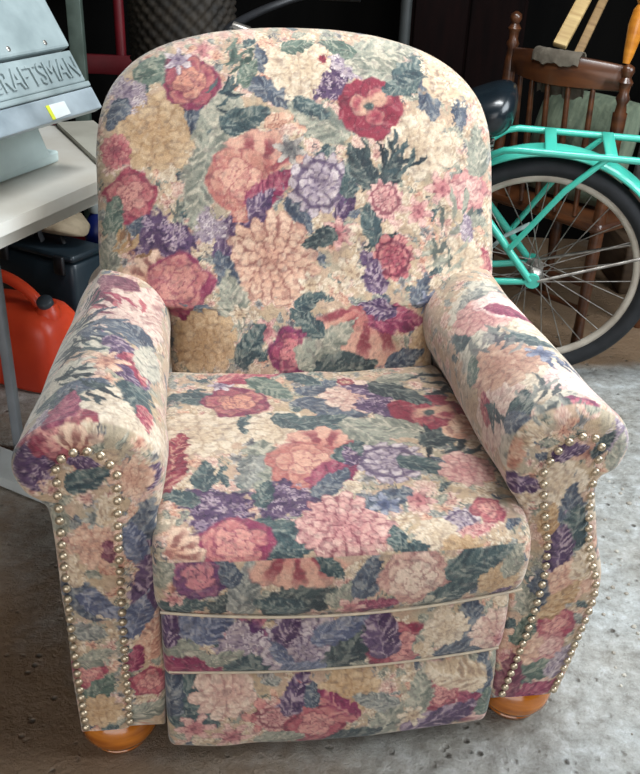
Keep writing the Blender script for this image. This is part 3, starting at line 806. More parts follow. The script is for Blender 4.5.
# rack
ZR = .742
m = MB()
for y in (-1, 1):
    m.tube([(-.27, y * .03, .655), (-.21, y * .055, .69), (-.135, y * .082, ZR - .006), (-.10, y * .088, ZR), (.33, y * .088, ZR - .004)], .0095, 12)
m.tube([(.33, -.088, ZR - .004), (.36, -.06, ZR - .006), (.36, .06, ZR - .006), (.33, .088, ZR - .004)], .0095, 12)
for x in (-.015, .14, .27):
    m.box((x, 0, ZR + .006), (.032, .18, .006), bev=.0025)
for y in (-1, 1):
    m.tube([(.13, y * .086, ZR - .006), (.04, y * .084, .64), (-.082, y * .066, .446)], .0085, 12)
m.build('rear_rack', TEAL, bike, 50)
for y in (-1, 1):
    for a in (19,):
        m = MB(); an = math.radians(a)
        m.tube([(0.01, y * .07, WR + .003), (.366 * math.cos(an), y * .045, WR + .366 * math.sin(an))], .0048, 10)
        m.build('fender_stay', STEEL, bike, 60)
m = MB(); m.tube([(-.40, -.03, .27), (-.38, -.06, .22), (-.30, -.20, .012)], .009, 10); m.build('kickstand', STEEL, bike, 60)
m = MB(); m.tube([(-.895, 0, .79), (-.865, 0, .90), (-.845, 0, .965)], .013, 12); m.tube([(-.845, 0, .955), (-.86, 0, .975), (-.90, 0, .985)], .016, 12); m.build('handlebar_stem', STEEL, bike, 60)
hb = MB(); hb.tube([tuple(p) for p in catmull([(-.62, -.30, 1.02), (-.74, -.29, 1.02), (-.84, -.20, 1.0), (-.90, -.06, .985), (-.90, .06, .985), (-.84, .20, 1.0), (-.74, .29, 1.02), (-.62, .30, 1.02)], 8)], .0115, 12)
hb = hb.build('handlebar', BLACKP, bike, 60)
for y in (-1, 1):
    MB().tube([(-.60, y * .30, 1.02), (-.72, y * .292, 1.02)], .016, 14).build('grip', BLACKP, hb, 60)
m = MB(); m.lathe([(.001, -.005), (.088, -.004), (.092, 0), (.088, .004), (.001, .005)], (bb[0], .05, bb[2]), (0, 1, 0), 40); m.build('chainring', STEEL, bike, 40)
for y, d in ((-1, 1), (1, -1)):
    m = MB(); m.tube([(bb[0], y * .062, bb[2]), (bb[0] + d * .12, y * .075, bb[2] - d * .11)], .009, 10)
    k = m.build('crank', STEEL, bike, 60)
    m = MB(); m.box((bb[0] + d * .125, y * .125, bb[2] - d * .115), (.09, .085, .022), bev=.006); m.build('pedal', BLACKP, k, 40)

# ---------------------------------------------------------------- brown spindle-back chair behind the bicycle
BRN = mat('brown_varnish', rgb(90, 52, 28), .34, 0, .5, noise=(7, rgb(54, 29, 17), 1, (1, 1, 5)), Coat_Weight=.3, Coat_Roughness=.2)
GOLD = mat('golden_varnish', rgb(206, 134, 44), .3, 0, .5, noise=(7, rgb(170, 100, 30), 1, (1, 1, 6)), Coat_Weight=.4, Coat_Roughness=.15)
# local frame: x along the back from left post to right post, y away from the back over the seat
A = Vector((.562, 3.00, 0)); B = Vector((.838, 2.67, 0))
wch = (B - A).length; rz = math.atan2((B - A).y, (B - A).x)
sc = empty('spindle_chair', tuple(A), rz, 'dark brown spindle-back wooden chair behind the bicycle rack', 'chair')
def post_prof(h):
    return [(.014, 0), (.019, .05), (.016, .12), (.020, .30), (.021, .45), (.019, .52), (.023, .56), (.016, .60), (.019, .68), (.021, .78), (.019, h - .15), (.014, h - .11), (.021, h - .095), (.014, h - .08), (.016, h - .06), (.021, h - .05), (.012, h - .036), (.019, h - .02), (.017, h - .008), (.004, h)]
for x, h in ((0, 1.015), (wch, .915)):
    m = MB(); m.lathe(post_prof(h), (x, 0, 0), (0, 0, 1), 18); m.build('post', BRN, sc, 50)
def crest_y(t): return -.075 * math.sin(PI * t)
R = []
for i in range(25):
    t = i / 24; x = .012 + (wch - .024) * t; y = crest_y(t); lo = .842 - .006 * math.sin(PI * t); hi = .905 + .016 * math.sin(PI * t)
    if t < .15: hi -= 0
    R.append([(x, y - .010, lo), (x, y - .013, (lo + hi) / 2), (x, y - .009, hi), (x, y, hi + .005), (x, y + .009, hi), (x, y + .011, (lo + hi) / 2), (x, y + .010, lo), (x, y, lo - .004)])
MB().rings(R).build('crest_rail', BRN, sc, 60)
for i in range(5):
    t = (i + 1) / 6; x = .012 + (wch - .024) * t
    m = MB(); m.lathe([(.007, 0), (.009, .08), (.012, .17), (.009, .26), (.008, .36), (.007, .39)], (x, crest_y(t) * .5 + .0, .455), Vector((0, crest_y(t) * .5, .39)), 12)
    m.build('spindle', BRN, sc, 50)
m = MB(); m.box((wch / 2, .20, .435), (wch + .05, .46, .035), bev=.015); m.build('seat', BRN, sc, 40)
for x in (.01, wch - .01):
    m = MB(); m.lathe([(.014, 0), (.019, .06), (.015, .14), (.022, .24), (.018, .34), (.016, .42)], (x, .38, 0), (0, 0, 1), 16); m.build('leg', BRN, sc, 50)
for z in (.16, .24):
    m = MB(); m.tube([(0, 0, z), (wch / 2, 0, z), (wch, 0, z)], [.008, .011, .008], 12); m.build('stretcher', BRN, sc, 60)

SAGE = mat('sage_cloth', rgb(106, 116, 96), .9, noise=(60, rgb(72, 84, 70), .8, (1, 1, .2)), bump=(60, .5, .006))
def pillow(name, w, h, d, mtl, n=40, puff=.5, seed=1):
    V = []; Q = []
    for sgn in (-1, 1):
        u = np.linspace(-1, 1, n); U, Wv = np.meshgrid(u, u)
        sh = (1 - np.abs(U) ** 4) * (1 - np.abs(Wv) ** 4)
        y = sgn * d * np.clip(sh, 0, 1) ** puff
        x = U * w * (1 - .05 * (Wv ** 2)); z = Wv * h * (1 - .05 * (U ** 2))
        P = np.stack([x.ravel(), y.ravel(), z.ravel()], 1); P[:, 1] += sgn * wob(P[:, [0, 2, 1]], .006, .05, seed) * sh.ravel()
        V.append(P)
    q = loft_faces(n, n, False); q2 = q[:, ::-1] + n * n
    me = fast_mesh(name, np.vstack(V), np.vstack([q, q2]), [])
    return link(name, me, mtl)
cu = pillow('cushion', .19, .17, .055, SAGE, seed=3)
mid = A.lerp(B, .5); nrm = Vector((-(B - A).y, (B - A).x, 0)).normalized()
cu.location = tuple(mid + nrm * .14 + Vector((0, 0, .625))); cu.rotation_euler = (math.radians(-14), 0, rz)
tag(cu, 'sage green cushion propped upright on the spindle chair seat', 'cushion')
GREYC = mat('grey_rag', rgb(104, 96, 84), .95, noise=(30, rgb(70, 62, 52), .8), bump=(40, .6, .006))
# rag draped over the crest
n = 28; R = []
for i in range(n):
    t = .33 + .40 * i / (n - 1); x = .012 + (wch - .024) * t; y0 = crest_y(t)
    k = .006 * math.sin(i * .55) + .003 * math.sin(i * 1.3)
    path = [(y0 - .017 - abs(k) * .3, .895 + k * .6), (y0 - .014, .921), (y0, .932 + .3 * abs(k)), (y0 + .018, .925), (y0 + .03 + abs(k), .86), (y0 + .035 + abs(k), .80 + k)]
    path = catmull(path, 5)
    inner = path + np.array([0, -.004])
    R.append([(x, p[0], p[1]) for p in path] + [(x, p[0] + (.004 if p[0] < y0 else -.004), p[1] - .002) for p in path[::-1]])
rg = MB().rings(R).build('rag', GREYC, None, 60); rg.location = tuple(A); rg.rotation_euler = (0, 0, rz)
tag(rg, 'grey brown rag draped over the crest rail of the spindle chair', 'rag')
PINE = mat('pale_pine', rgb(196, 170, 118), .6, noise=(6, rgb(160, 128, 80), .9, (1, 8, 1)))
def plank(name, a, b, w, t, mtl, up=(0, 0, 1)):
    a, b = Vector(a), Vector(b); d = (b - a); L = d.length; d.normalize()
    x = d.cross(Vector(up)).normalized(); z = x.cross(d)
    M = Matrix((x, d, z)).transposed()
    o = MB().box((0, 0, 0), (w, L, t), None, .003).build(name, mtl, None, 40)
    o.matrix_world = Matrix.Translation((a + b) / 2) @ M.to_4x4()
    return o
p1 = plank('plank', (.672, 2.84, .936), (.90, 3.20, 1.26), .042, .018, PINE, (-.3, -1, .6))
tag(p1, 'pale pine slat leaning diagonally up from the spindle chair crest', 'board')
p2 = plank('plank', (.735, 2.87, .90), (.955, 3.24, 1.245), .026, .016, mat('aged_pine', rgb(150, 122, 82), .65, noise=(6, rgb(112, 84, 52), .9, (1, 8, 1))), (-.3, -1, .6))
tag(p2, 'narrow weathered slat leaning just right of the paler slat', 'board')
# golden upper length of the right post, added as a separate turned piece
m = MB(); m.lathe([(.010, 0), (.014, .02), (.019, .06), (.024, .10), (.021, .14), (.014, .155), (.022, .168), (.014, .18), (.022, .195), (.016, .21), (.019, .26), (.020, .36), (.018, .46)], (0, 0, 0), (0, 0, 1), 20)
gl = m.build('post_extension', GOLD, None, 50); gl.location = (.8305, 2.679, .9155); gl.rotation_euler = (0, math.radians(6), 0)
tag(gl, 'golden oak turned furniture leg standing on the spindle chair post', 'furniture leg')
PALE = mat('grey_canvas', rgb(150, 152, 148), .9, noise=(24, rgb(112, 112, 108), .8), bump=(30, .6, .01))
m = MB(); m.box((0, 0, 0), (.34, .16, .62), bev=.05)
bagb = m.build('canvas_sack', PALE, None, 60); bagb.location = (1.34, 3.40, .512); bagb.rotation_euler = (math.radians(4), 0, .2)
bagb2 = MB(); bagb2.box((1.34, 3.40, .10), (.40, .34, .20), bev=.012); 
tag(bagb, 'pale grey canvas sack standing right of the spindle chair', 'sack')
tag(bagb2.build('wooden_crate', mat('crate_board', rgb(84, 66, 48), .7, noise=(8, rgb(60, 44, 30), .9, (1, 1, 6))), None, 40), 'low brown wooden crate under the grey canvas sack', 'crate')

# ---------------------------------------------------------------- workbench on the left
WHITE = mat('bench_laminate', rgb(214, 212, 204), .45, noise=(5, rgb(192, 186, 174), .9), bump=(120, .05, .001))
GREYM = mat('grey_painted_steel', rgb(150, 156, 162), .45, .2, noise=(9, rgb(120, 124, 128), .7))
d = Vector((.322, .947, 0)).normalized(); nl = Vector((-d.y, d.x, 0))     # along the bench, and to its left
bench = empty('workbench', (-.77, 1.935, 0), 0, 'white topped workbench along the left wall holding the cast metal tool', 'workbench')
inv = Vector((-.77, 1.935, 0))
edge0 = Vector((-.609, 1.586, .72))
def bp(a, b, z): return edge0 + d * a + nl * b + Vector((0, 0, z - .72)) - inv
c1 = Vector((-.441, 2.11, .72)) - inv; c2 = Vector((-.751, 2.444, .72)) - inv
top = [bp(-.75, 0, .72), c1, c2, c2 + nl * .35 - d * .02, bp(-.75, .75, .72)]
MB().prism([p - Vector((0, 0, .026)) for p in top], (0, 0, .026)).build('top', WHITE, bench)
m = MB(); m.prism([bp(-.70, .03, .66), bp(.50, .03, .66), bp(.50, .05, .66), bp(-.70, .05, .66)], (0, 0, .034)); m.build('apron', WHITE, bench)
for q, (x, y) in enumerate([(-.77, 1.935), (-1.30, 2.15), (-1.10, 1.30), (-1.45, 1.40)]):
    m = MB(); m.box((x + .77, y - 1.935, .347), (.022, .030, .694), None, .004); m.build('leg', GREYM, bench, 40)
lip = MB(); a_ = c1 + d * -.02 + nl * .03; 
tag(MB().prism([inv + p for p in (bp(.44, .06, .7205), bp(.53, .012, .7205), bp(.83, .33, .7205), bp(.76, .40, .7205))], (0, 0, .012)).build('loose_board', mat('pale_board', rgb(180, 178, 166), .6, noise=(6, rgb(150, 146, 134), .8)), None), 'pale flat board lying across the far end of the workbench', 'board')

# cast metal tool with raised lettering, leaning face on a bracket
CAST = mat('cast_alloy', rgb(158, 172, 174), .42, .15, .5, noise=(11, rgb(126, 140, 142), .9), bump=(160, .12, .001))
BRITE = mat('machined_alloy', rgb(190, 204, 212), .28, .25, .5, noise=(8, rgb(120, 132, 140), .8))
WPAINT = mat('white_enamel', rgb(216, 234, 232), .4, 0, .5, noise=(6, rgb(168, 186, 186), .7))
b0 = Vector((-.507, 2.011, .86)); al = math.radians(60)
sl = nl * math.cos(al) + Vector((0, 0, math.sin(al))); nf = d.cross(sl).normalized()
if nf.dot(Vector((0, -1, .3))) < 0: nf = -nf
tool = empty('bench_tool', (-.66, 2.0, .72), 0, 'grey cast metal bench tool with raised lettering standing on the workbench', 'power tool')
tv = Vector((-.66, 2.0, .72))
def tp(a, s, h=0): return b0 + d * a + sl * s + nf * h - tv
def plate(a0, a1, s0, s1, h0, h1):
    return MB().prism([tp(a0, s0, h0), tp(a1, s0, h0), tp(a1, s1, h0), tp(a0, s1, h0)], nf * (h1 - h0))
def bev(o, w=.003):
    md = o.modifiers.new('b', 'BEVEL'); md.width = w; md.segments = 2; md.limit_method = 'ANGLE'; return o
bev(plate(-.62, 0, .0, .049, -.026, -.001).build('lower_plate', BRITE, tool))
bev(plate(-.62, -.004, .050, .062, -.030, .003).build('ridge', CAST, tool))
bev(plate(-.62, -.010, .063, .133, -.030, .0).build('name_plate', CAST, tool))
bev(plate(-.62, -.006, .139, .335, -.034, .004).build('upper_cover', CAST, tool), .006)
bev(MB().prism([tp(-.60, .02, -.03), tp(-.02, .02, -.03), tp(-.02, .32, -.034), tp(-.60, .32, -.034)], nf * -.10).build('housing', mat('dark_cast', rgb(78, 84, 84), .6, .2, noise=(12, rgb(50, 54, 54), .8)), tool))
for a in (-.085, -.205):
    MB().lathe([(.0001, -.001), (.0055, 0), (.0055, .002), (.004, .003), (.0001, .003)], tp(a, .155, .003), nf, 14).build('screw', STEEL, tool, 40)
fc = bpy.data.curves.new('lettering', 'FONT'); fc.body = 'CRAFTSMAN'; fc.size = .066; fc.extrude = .003; fc.bevel_depth = .0006; fc.space_character = 1.0
to = bpy.data.objects.new('lettering_tmp', fc); C.objects.link(to)
bpy.context.view_layer.update()
dg = bpy.context.evaluated_depsgraph_get()
lm = bpy.data.meshes.new_from_object(to.evaluated_get(dg)); bpy.data.objects.remove(to)
lx = [v.co.x for v in lm.vertices]; ly = [v.co.y for v in lm.vertices]
sx_ = .292 / (max(lx) - min(lx)); sy_ = .044 / (max(ly) - min(ly))
for v in lm.vertices:
    p = tp(-.312 + (v.co.x - min(lx)) * sx_, .075 + (v.co.y - min(ly)) * sy_, .0012 + v.co.z)
    v.co = p
link('lettering', lm, CAST, tool)
YEL = mat('yellow_print', rgb(214, 220, 60), .6, noise=(30, rgb(196, 200, 50), .6))
st_ = MB().prism([tp(-.172, .004, -.0005), tp(-.118, .006, -.0005), tp(-.118, .034, -.0005), tp(-.172, .034, -.0005)], nf * .0008).build('sticker', mat('white_label', rgb(224, 232, 232), .5, noise=(20, rgb(206, 214, 214), .6)), tool)
MB().prism([tp(-.183, .004, -.0005), tp(-.172, .004, -.0005), tp(-.172, .034, -.0005), tp(-.183, .034, -.0005)], nf * .0009).build('yellow_edge', YEL, st_)
RED = mat('red_paint', rgb(168, 36, 44), .5, noise=(10, rgb(130, 26, 34), .7))
bev(plate(-.335, -.285, .262, .29, .0042, .0055).build('red_badge', RED, tool), .001)
# white stand: upright block with a stepped foot
def sp_(a, b, z): return Vector((-.631, 2.064, 0)) + d * a + nl * b + Vector((0, 0, z)) - tv
blk = MB(); blk.prism([sp_(-.40, .0, .721), sp_(0, .0, .721), sp_(0, .0, .748), sp_(-.035, .0, .748), sp_(-.075, .012, .86), sp_(-.40, .012, .86)], nl * .16)
bev(blk.build('stand', WPAINT, tool), .006)
bev(MB().prism([sp_(-.34, -.004, .735), sp_(-.235, -.004, .735), sp_(-.235, -.004, .80), sp_(-.27, -.004, .825), sp_(-.34, -.004, .825)], nl * .012).build('access_cover', mat('sage_enamel', rgb(120, 140, 132), .5, noise=(8, rgb(100, 118, 112), .6)), tool), .003)

# things under and beside the bench
ORANGE = mat('orange_polyethylene', rgb(222, 76, 42), .38, 0, .5, noise=(6, rgb(188, 50, 28), .7), bump=(70, .08, .002), Subsurface_Weight=.12)
can = empty('fuel_can', (-.885, 2.36, 0), math.radians(-22), 'orange red plastic fuel can on the floor beneath the workbench', 'fuel can')
R = []
for z, w, dd in [(0, .150, .085), (.006, .163, .095), (.02, .168, .099), (.12, .168, .10), (.18, .165, .098), (.205, .155, .092), (.228, .135, .080), (.238, .10, .06)]:
    ring = []
    for j in range(48):
        a = 2 * PI * j / 48; c, s_ = math.cos(a), math.sin(a)
        ring.append((w * math.copysign(abs(c) ** .45, c), dd * math.copysign(abs(s_) ** .45, s_), z))
    R.append(ring)
MB().rings(R).build('body', ORANGE, can, 45)
MB().tube([tuple(p) for p in catmull([(-.13, 0, .21), (-.12, 0, .27), (-.07, 0, .305), (.0, 0, .295), (.06, 0, .262), (.085, 0, .225)], 8)], .017, 12).build('handle', ORANGE, can, 60)
MB().lathe([(.036, .20), (.036, .235), (.030, .241), (.026, .255)], (.115, -.01, 0), (0, 0, 1), 24).build('neck', ORANGE, can, 50)
cp = MB(); cp.lathe([(.021, 0), (.023, .004), (.023, .026), (.019, .031), (.002, .032)], (.115, -.012, .245), (.12, -.45, .9), 20); cp.build('cap', mat('grey_cap', rgb(58, 66, 72), .45, noise=(20, rgb(44, 50, 56), .6)), can, 50)
for x in (-.06, .02):
    MB().tube([(x, -.1, .03), (x + .01, -.1, .19)], .008, 8, flat=.6).build('rib', ORANGE, can, 60)

DKBLUE = mat('dark_slate_plastic', rgb(34, 46, 54), .35, 0, .5, noise=(8, rgb(24, 32, 38), .7))
case = empty('tool_case', (-.895, 2.72, 0), math.radians(-28), 'black hard tool case standing under the bench behind the fuel can', 'tool case')
MB().box((0, 0, .135), (.34, .15, .27), None, .018).build('shell', DKBLUE, case, 40)
MB().box((0, 0, .285), (.34, .15, .026), None, .010).build('lid', DKBLUE, case, 40)
MB().tube([(-.07, 0, .30), (-.06, 0, .325), (.06, 0, .325), (.07, 0, .30)], .009, 10).build('handle', BLACKP, case, 60)
for x in (-.12, .12):
    MB().box((x, -.081, .262), (.04, .014, .06), None, .004).build('latch', BLACKP, case, 40)
pouch = empty('tool_bag', (-.90, 2.72, .3005), math.radians(-20), 'tan canvas bag with black straps lying on the black tool case', 'bag')
TANC = mat('tan_canvas', rgb(148, 134, 112), .9, noise=(20, rgb(112, 98, 78), .8), bump=(40, .5, .006))
R = []
for i, (x, w, h) in enumerate([(-.13, .03, .02), (-.12, .06, .045), (-.05, .075, .06), (.03, .08, .075), (.10, .07, .06), (.14, .045, .035), (.15, .02, .015)]):
    R.append([(x, w * math.cos(2 * PI * j / 24), .035 + h * (.5 + .5 * math.sin(2 * PI * j / 24)) * (1 + .12 * math.sin(j * 1.7 + i))) for j in range(24)])
MB().rings(R).build('body', TANC, pouch, 60)
for x in (-.07, .055):
    MB().tube([tuple(p) for p in catmull([(x, -.088, .03), (x, -.095, .07), (x + .01, -.05, .125), (x + .02, .02, .13), (x + .02, .08, .07)], 8)], .010, 8, flat=.3).build('strap', BLACKP, pouch, 60)
bl = empty('spray_bottle', (-.768, 2.86, 0), 0, 'blue bottle with white cap standing behind the tool case', 'bottle')
BLUE = mat('blue_plastic', rgb(30, 46, 128), .35, noise=(6, rgb(22, 34, 100), .5))
MB().lathe([(.040, 0), (.045, .01), (.045, .28), (.040, .32), (.022, .35), (.018, .36)], (0, 0, 0), (0, 0, 1), 28).build('body', BLUE, bl, 50)
MB().lathe([(.024, .355), (.026, .36), (.026, .42), (.022, .47), (.004, .475)], (0, 0, 0), (0, 0, 1), 24).build('cap', mat('white_cap', rgb(200, 208, 206), .4, noise=(9, rgb(180, 188, 186), .5)), bl, 50)
bd = plank('painted_board', (-1.02, 1.955, .017), (-.575, 1.725, .017), .10, .03, mat('white_paint', rgb(206, 212, 212), .5, noise=(9, rgb(176, 180, 178), .8)))
tag(bd, 'white painted board lying flat on the floor left of the recliner', 'board')

# ---------------------------------------------------------------- dim back of the garage
REDD = mat('red_steel', rgb(128, 24, 36), .5, 0, .5, noise=(9, rgb(96, 18, 28), .7))
ht = empty('hand_truck', (-.822, 3.60, 0), 0, 'dark red steel hand truck standing in the shade left of the chair back', 'hand truck')
for x in (0, -.30):
    m = MB(); m.tube([(x, 0, .10), (x, 0, 1.18), (x + (.03 if x < -.1 else -.03), .03, 1.26)], .020, 12); m.build('upright', REDD, ht, 60)
for z in (.28, .715, 1.16):
    MB().box((-.14, -.012, z), (.37, .02, .072), None, .004).build('crossbar', REDD, ht, 40)
MB().box((-.15, -.09, .012), (.36, .18, .016), None, .004).build('toe_plate', REDD, ht, 40)
for x in (.055, -.355):
    MB().lathe([(.02, -.022), (.085, -.025), (.10, -.012), (.10, .012), (.085, .025), (.02, .022)], (x, .06, .10), (1, 0, 0), 28).build('wheel', RUB, ht, 40)
POST = mat('galvanised_post', rgb(92, 106, 98), .5, .2, noise=(14, rgb(66, 78, 70), .9), bump=(50, .2, .003))
sh = empty('storage_shelf', (-.79, 2.95, 0), 0, 'grey green metal shelving post and boards behind the workbench', 'shelf')
for x in (-.02, -.95):
    MB().box((x, 0, .95), (.046, .032, 1.9), None, .003).build('post', POST, sh, 40)
for z in (.55, 1.75):
    MB().box((-.485, .105, z), (.97, .24, .03), None, .004).build('shelf_board', POST, sh, 40)
for x in (-.078, -.95):
    MB().box((x, .21, .95), (.046, .032, 1.9), None, .003).build('post', POST, sh, 40)

# wicker hamper: woven bands round upright stakes
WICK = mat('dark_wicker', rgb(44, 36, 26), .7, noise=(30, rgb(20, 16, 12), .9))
hm = empty('wicker_hamper', (-.505, 3.12, 0), 0, 'tall dark woven wicker hamper in the shade behind the recliner', 'hamper')
R = []
nz_ = 190; na = 88
for i in range(nz_):
    z = .02 + 1.06 * i / (nz_ - 1); row = int(i // 4); ph = (i % 4) / 4
    ring = []
    for j in range(na):
        a = 2 * PI * j / na
        w = .160 + .010 * z + .010 * math.sin(a * 22 + (PI if row % 2 else 0)) * math.sin(PI * (ph + .125))
        ring.append((w * math.cos(a), .8 * w * math.sin(a), z))
    R.append(ring)
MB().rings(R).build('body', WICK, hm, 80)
MB().tube([(.174 * math.cos(2 * PI * j / 60), .8 * .174 * math.sin(2 * PI * j / 60), 1.085) for j in range(60)], .016, 10, True).build('rim', WICK, hm, 60)
MB().lathe([(.165, 1.09), (.165, 1.105), (.14, 1.13), (.05, 1.14), (.001, 1.14)], (0, 0, 0), (0, 0, 1), 40).build('lid', WICK, hm, 50).scale = (1, .8, 1)
pl_ = empty('clothes_pole', (.245, 3.30, 0), 0, 'thin dark grey pole standing upright behind the chair back', 'pole')
MB().tube([(0, 0, .02), (-.012, 0, 1.7)], .020, 14).build('shaft', mat('dark_pole', rgb(58, 62, 62), .5, noise=(8, rgb(44, 46, 46), .7)), pl_, 60)
MB().lathe([(.13, 0), (.13, .012), (.03, .022), (.028, .05)], (0, 0, 0), (0, 0, 1), 30).build('base', mat('pole_base', rgb(40, 42, 42), .5, noise=(8, rgb(30, 32, 32), .7)), pl_, 50)
cb = empty('cabinet', (.475, 3.62, 0), 0, 'dark red brown wooden cabinet standing against the back wall', 'cabinet')
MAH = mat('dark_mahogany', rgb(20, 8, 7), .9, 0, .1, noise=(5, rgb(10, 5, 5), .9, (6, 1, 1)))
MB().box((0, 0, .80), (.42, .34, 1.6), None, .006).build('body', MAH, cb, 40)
for x in (-.1, .1):
    dr = MB().box((x, -.178, .82), (.19, .018, 1.5), None, .005).build('door', MAH, cb, 40)
    MB().lathe([(.004, 0), (.006, .012), (.012, .02), (.010, .03), (.001, .033)], (x * .25, -.186, .62), (0, -1, 0), 16).build('knob', BLACKP, dr, 50)

# ---------------------------------------------------------------- the garage itself
def concrete():
    m = bpy.data.materials.new('stained_concrete'); m.use_nodes = True
    nt = m.node_tree; b = nt.nodes['Principled BSDF']; N = nt.nodes.new; Lk = nt.links.new
    tc = N('ShaderNodeTexCoord')
    def noise(s, dt=8, ro=.6):
        n = N('ShaderNodeTexNoise'); n.inputs['Scale'].default_value = s; n.inputs['Detail'].default_value = dt; n.inputs['Roughness'].default_value = ro
        Lk(tc.outputs['Object'], n.inputs['Vector']); return n
    def ramp(src, stops):
        r = N('ShaderNodeValToRGB'); e = r.color_ramp.elements
        e[0].position, e[0].color = stops[0][0], (*stops[0][1], 1); e[1].position, e[1].color = stops[-1][0], (*stops[-1][1], 1)
        for p, c in stops[1:-1]:
            k = e.new(p); k.color = (*c, 1)
        Lk(src, r.inputs['Fac']); return r
    big = ramp(noise(2.2, 6).outputs['Fac'], [(.34, rgb(172, 166, 154)), (.5, rgb(206, 206, 204)), (.66, rgb(222, 228, 232))])
    mid = ramp(noise(26, 8, .7).outputs['Fac'], [(.34, rgb(150, 144, 134)), (.55, rgb(214, 212, 206)), (.72, (1, 1, 1))])
    mx = N('ShaderNodeMix'); mx.data_type = 'RGBA'; mx.blend_type = 'MULTIPLY'; mx.inputs[0].default_value = .9
    Lk(big.outputs['Color'], mx.inputs[6]); Lk(mid.outputs['Color'], mx.inputs[7])
    # brown dirt left and front of the chair; same brown covers the far floor
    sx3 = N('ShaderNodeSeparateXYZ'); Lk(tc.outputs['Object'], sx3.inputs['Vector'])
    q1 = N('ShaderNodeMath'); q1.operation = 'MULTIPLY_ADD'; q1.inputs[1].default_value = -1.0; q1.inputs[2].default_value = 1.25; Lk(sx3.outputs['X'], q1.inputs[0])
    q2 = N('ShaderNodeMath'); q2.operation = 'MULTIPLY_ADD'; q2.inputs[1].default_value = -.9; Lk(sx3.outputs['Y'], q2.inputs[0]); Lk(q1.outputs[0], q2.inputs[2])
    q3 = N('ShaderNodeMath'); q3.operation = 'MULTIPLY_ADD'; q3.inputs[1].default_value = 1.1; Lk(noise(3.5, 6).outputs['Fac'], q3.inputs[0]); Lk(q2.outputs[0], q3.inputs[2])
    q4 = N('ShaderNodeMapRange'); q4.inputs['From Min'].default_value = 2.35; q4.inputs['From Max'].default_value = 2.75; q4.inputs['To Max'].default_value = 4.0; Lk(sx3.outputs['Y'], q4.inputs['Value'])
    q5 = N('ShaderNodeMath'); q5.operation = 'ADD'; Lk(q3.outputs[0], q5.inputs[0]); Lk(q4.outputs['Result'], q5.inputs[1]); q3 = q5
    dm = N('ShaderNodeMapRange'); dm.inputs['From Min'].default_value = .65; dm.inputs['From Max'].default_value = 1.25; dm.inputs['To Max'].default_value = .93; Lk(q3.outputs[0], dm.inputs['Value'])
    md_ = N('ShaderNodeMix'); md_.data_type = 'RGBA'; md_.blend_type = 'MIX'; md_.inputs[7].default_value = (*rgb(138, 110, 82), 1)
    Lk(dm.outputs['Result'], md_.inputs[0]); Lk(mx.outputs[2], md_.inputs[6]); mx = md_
    vo = N('ShaderNodeTexVoronoi'); vo.inputs['Scale'].default_value = 42; vo.inputs['Randomness'].default_value = 1
    Lk(tc.outputs['Object'], vo.inputs['Vector'])
    pit = N('ShaderNodeMapRange'); pit.inputs['From Min'].default_value = .10; pit.inputs['From Max'].default_value = .30
    Lk(vo.outputs['Distance'], pit.inputs['Value'])
    gate = N('ShaderNodeMapRange'); gate.inputs['From Min'].default_value = .50; gate.inputs['From Max'].default_value = .64
    Lk(noise(12, 4).outputs['Fac'], gate.inputs['Value'])
    inv_ = N('ShaderNodeMath'); inv_.operation = 'SUBTRACT'; inv_.inputs[0].default_value = 1; Lk(pit.outputs['Result'], inv_.inputs[1])
    pg = N('ShaderNodeMath'); pg.operation = 'MULTIPLY'; Lk(inv_.outputs[0], pg.inputs[0]); Lk(gate.outputs['Result'], pg.inputs[1])
    mp = N('ShaderNodeMix'); mp.data_type = 'RGBA'; mp.inputs[7].default_value = (*rgb(104, 98, 90), 1)
    Lk(pg.outputs[0], mp.inputs[0]); Lk(mx.outputs[2], mp.inputs[6]); Lk(mp.outputs[2], b.inputs['Base Color'])
    h1 = noise(55, 8, .75); h2 = noise(14, 4)
    ad = N('ShaderNodeMath'); ad.operation = 'ADD'; Lk(h1.outputs['Fac'], ad.inputs[0]); Lk(h2.outputs['Fac'], ad.inputs[1])
    sb = N('ShaderNodeMath'); sb.operation = 'SUBTRACT'; Lk(ad.outputs[0], sb.inputs[0]); Lk(pg.outputs[0], sb.inputs[1])
    bp_ = N('ShaderNodeBump'); bp_.inputs['Strength'].default_value = 1.0; bp_.inputs['Distance'].default_value = .012
    Lk(sb.outputs[0], bp_.inputs['Height']); Lk(bp_.outputs['Normal'], b.inputs['Normal'])
    b.inputs['Roughness'].default_value = .5; b.inputs['Specular IOR Level'].default_value = .45
    return m
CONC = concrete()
# loose grit on the floor
G = MB(); rg_ = random.Random(5)
for _ in range(260):
    x, y = rg_.uniform(.56, 1.15), rg_.uniform(.55, 2.1); r = rg_.uniform(.0015, .0055) * (1 if rg_.random() < .9 else 1.6)
    lp = Vector((x - RX, y - RY)); 
    if abs(lp.x) < .42 and -.02 < lp.y < .72: continue
    k = rg_.randint(5, 7); a0 = rg_.random() * 6
    G.rings([[(x + q * r * math.cos(a0 + 2 * PI * t / k) * rg_.uniform(.8, 1.25), y + q * r * math.sin(a0 + 2 * PI * t / k) * rg_.uniform(.8, 1.25), h * r) for t in range(k)] for q, h in ((.9, -.05), (1.0, .35), (.55, .8))])
tag(G.build('grit', mat('grit_stone', rgb(176, 172, 162), .8, noise=(7, rgb(126, 118, 106), 1)), None), 'loose grit and crumbs scattered over the concrete floor', 'grit', kind='stuff')
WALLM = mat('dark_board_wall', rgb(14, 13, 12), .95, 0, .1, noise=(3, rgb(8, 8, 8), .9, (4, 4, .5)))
CEIL = mat('ceiling_board', rgb(70, 66, 60), .9, noise=(4, rgb(56, 52, 48), .8))
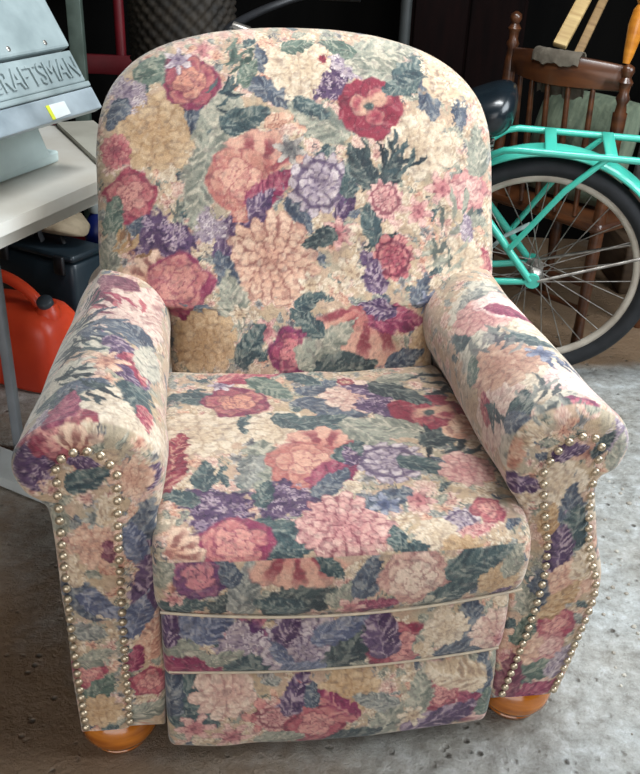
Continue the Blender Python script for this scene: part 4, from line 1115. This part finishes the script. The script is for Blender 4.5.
def wallbox(name, lo, hi, mtl):
    lo, hi = Vector(lo), Vector(hi)
    o = MB().box((lo + hi) / 2, hi - lo).build(name, mtl); o['kind'] = 'structure'; return o
X0, X1, Y0, Y1, ZC = -2.1, 2.0, -1.3, 3.9, 2.6
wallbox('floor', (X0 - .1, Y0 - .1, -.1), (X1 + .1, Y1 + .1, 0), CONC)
wallbox('ceiling', (X0 - .1, Y0 - .1, ZC), (X1 + .1, Y1 + .1, ZC + .1), CEIL)
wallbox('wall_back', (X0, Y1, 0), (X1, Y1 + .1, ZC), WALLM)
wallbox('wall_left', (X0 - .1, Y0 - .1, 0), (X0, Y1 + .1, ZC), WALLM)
def wall_with_opening(name, parts):
    m = MB()
    for lo, hi in parts:
        lo, hi = Vector(lo), Vector(hi); m.box((lo + hi) / 2, hi - lo)
    o = m.build(name, WALLM); o['kind'] = 'structure'; return o
# wide garage door opening behind the camera, side door opening on the right
wall_with_opening('wall_front', [((X0, Y0 - .1, 0), (-1.8, Y0, ZC)), ((1.2, Y0 - .1, 0), (X1, Y0, ZC)), ((-1.8, Y0 - .1, 2.2), (1.2, Y0, ZC))])
wall_with_opening('wall_right', [((X1, Y0 - .1, 0), (X1 + .1, .1, ZC)), ((X1, 2.1, 0), (X1 + .1, Y1 + .1, ZC)), ((X1, .1, 2.45), (X1 + .1, 2.1, ZC)), ((X1, .1, 0), (X1 + .1, 2.1, .9))])

def area(name, loc, target, w, h, power, color):
    l = bpy.data.lights.new(name, 'AREA'); l.shape = 'RECTANGLE'; l.size = w; l.size_y = h; l.energy = power; l.color = color
    o = bpy.data.objects.new(name, l); C.objects.link(o); o.location = loc
    o.rotation_euler = (Vector(target) - Vector(loc)).to_track_quat('-Z', 'Y').to_euler(); return o
area('garage_door_daylight', (-.3, Y0 + .02, 1.0), (0, 1.5, .5), 2.8, 1.8, 34, (1.0, .96, .90))
area('side_window_daylight', (X1 - .02, 1.1, 1.7), (0, 1.1, .4), 1.8, 1.4, 80, (.88, .95, 1.0))
area('overhead_fill_light', (.45, 1.7, ZC - .06), (.2, 1.3, 0), 1.2, .35, 54, (.96, .99, 1.0))  # unseen overhead lamp, added to brighten the seat and arm tops

w = bpy.data.worlds.new('daylight'); bpy.context.scene.world = w; w.use_nodes = True
bg = w.node_tree.nodes['Background']; bg.inputs[0].default_value = (.75, .85, 1, 1); bg.inputs[1].default_value = .8

# ---------------------------------------------------------------- camera
cam = bpy.data.cameras.new('camera'); cam.sensor_fit = 'HORIZONTAL'; cam.sensor_width = 36; cam.lens = 885.4 / 640 * 36
co = bpy.data.objects.new('camera', cam); C.objects.link(co)
co.matrix_world = Matrix.Translation((0, 0, 1.25)) @ (Matrix.Rotation(math.radians(90 - 27.944), 4, 'X') @ Matrix.Rotation(math.radians(2.533), 4, 'Z'))
cam.clip_start = .02
sce = bpy.context.scene; sce.camera = co
vs = sce.view_settings; vs.view_transform = 'Standard'; vs.look = 'None'; vs.exposure = 0.02; vs.gamma = 1.0
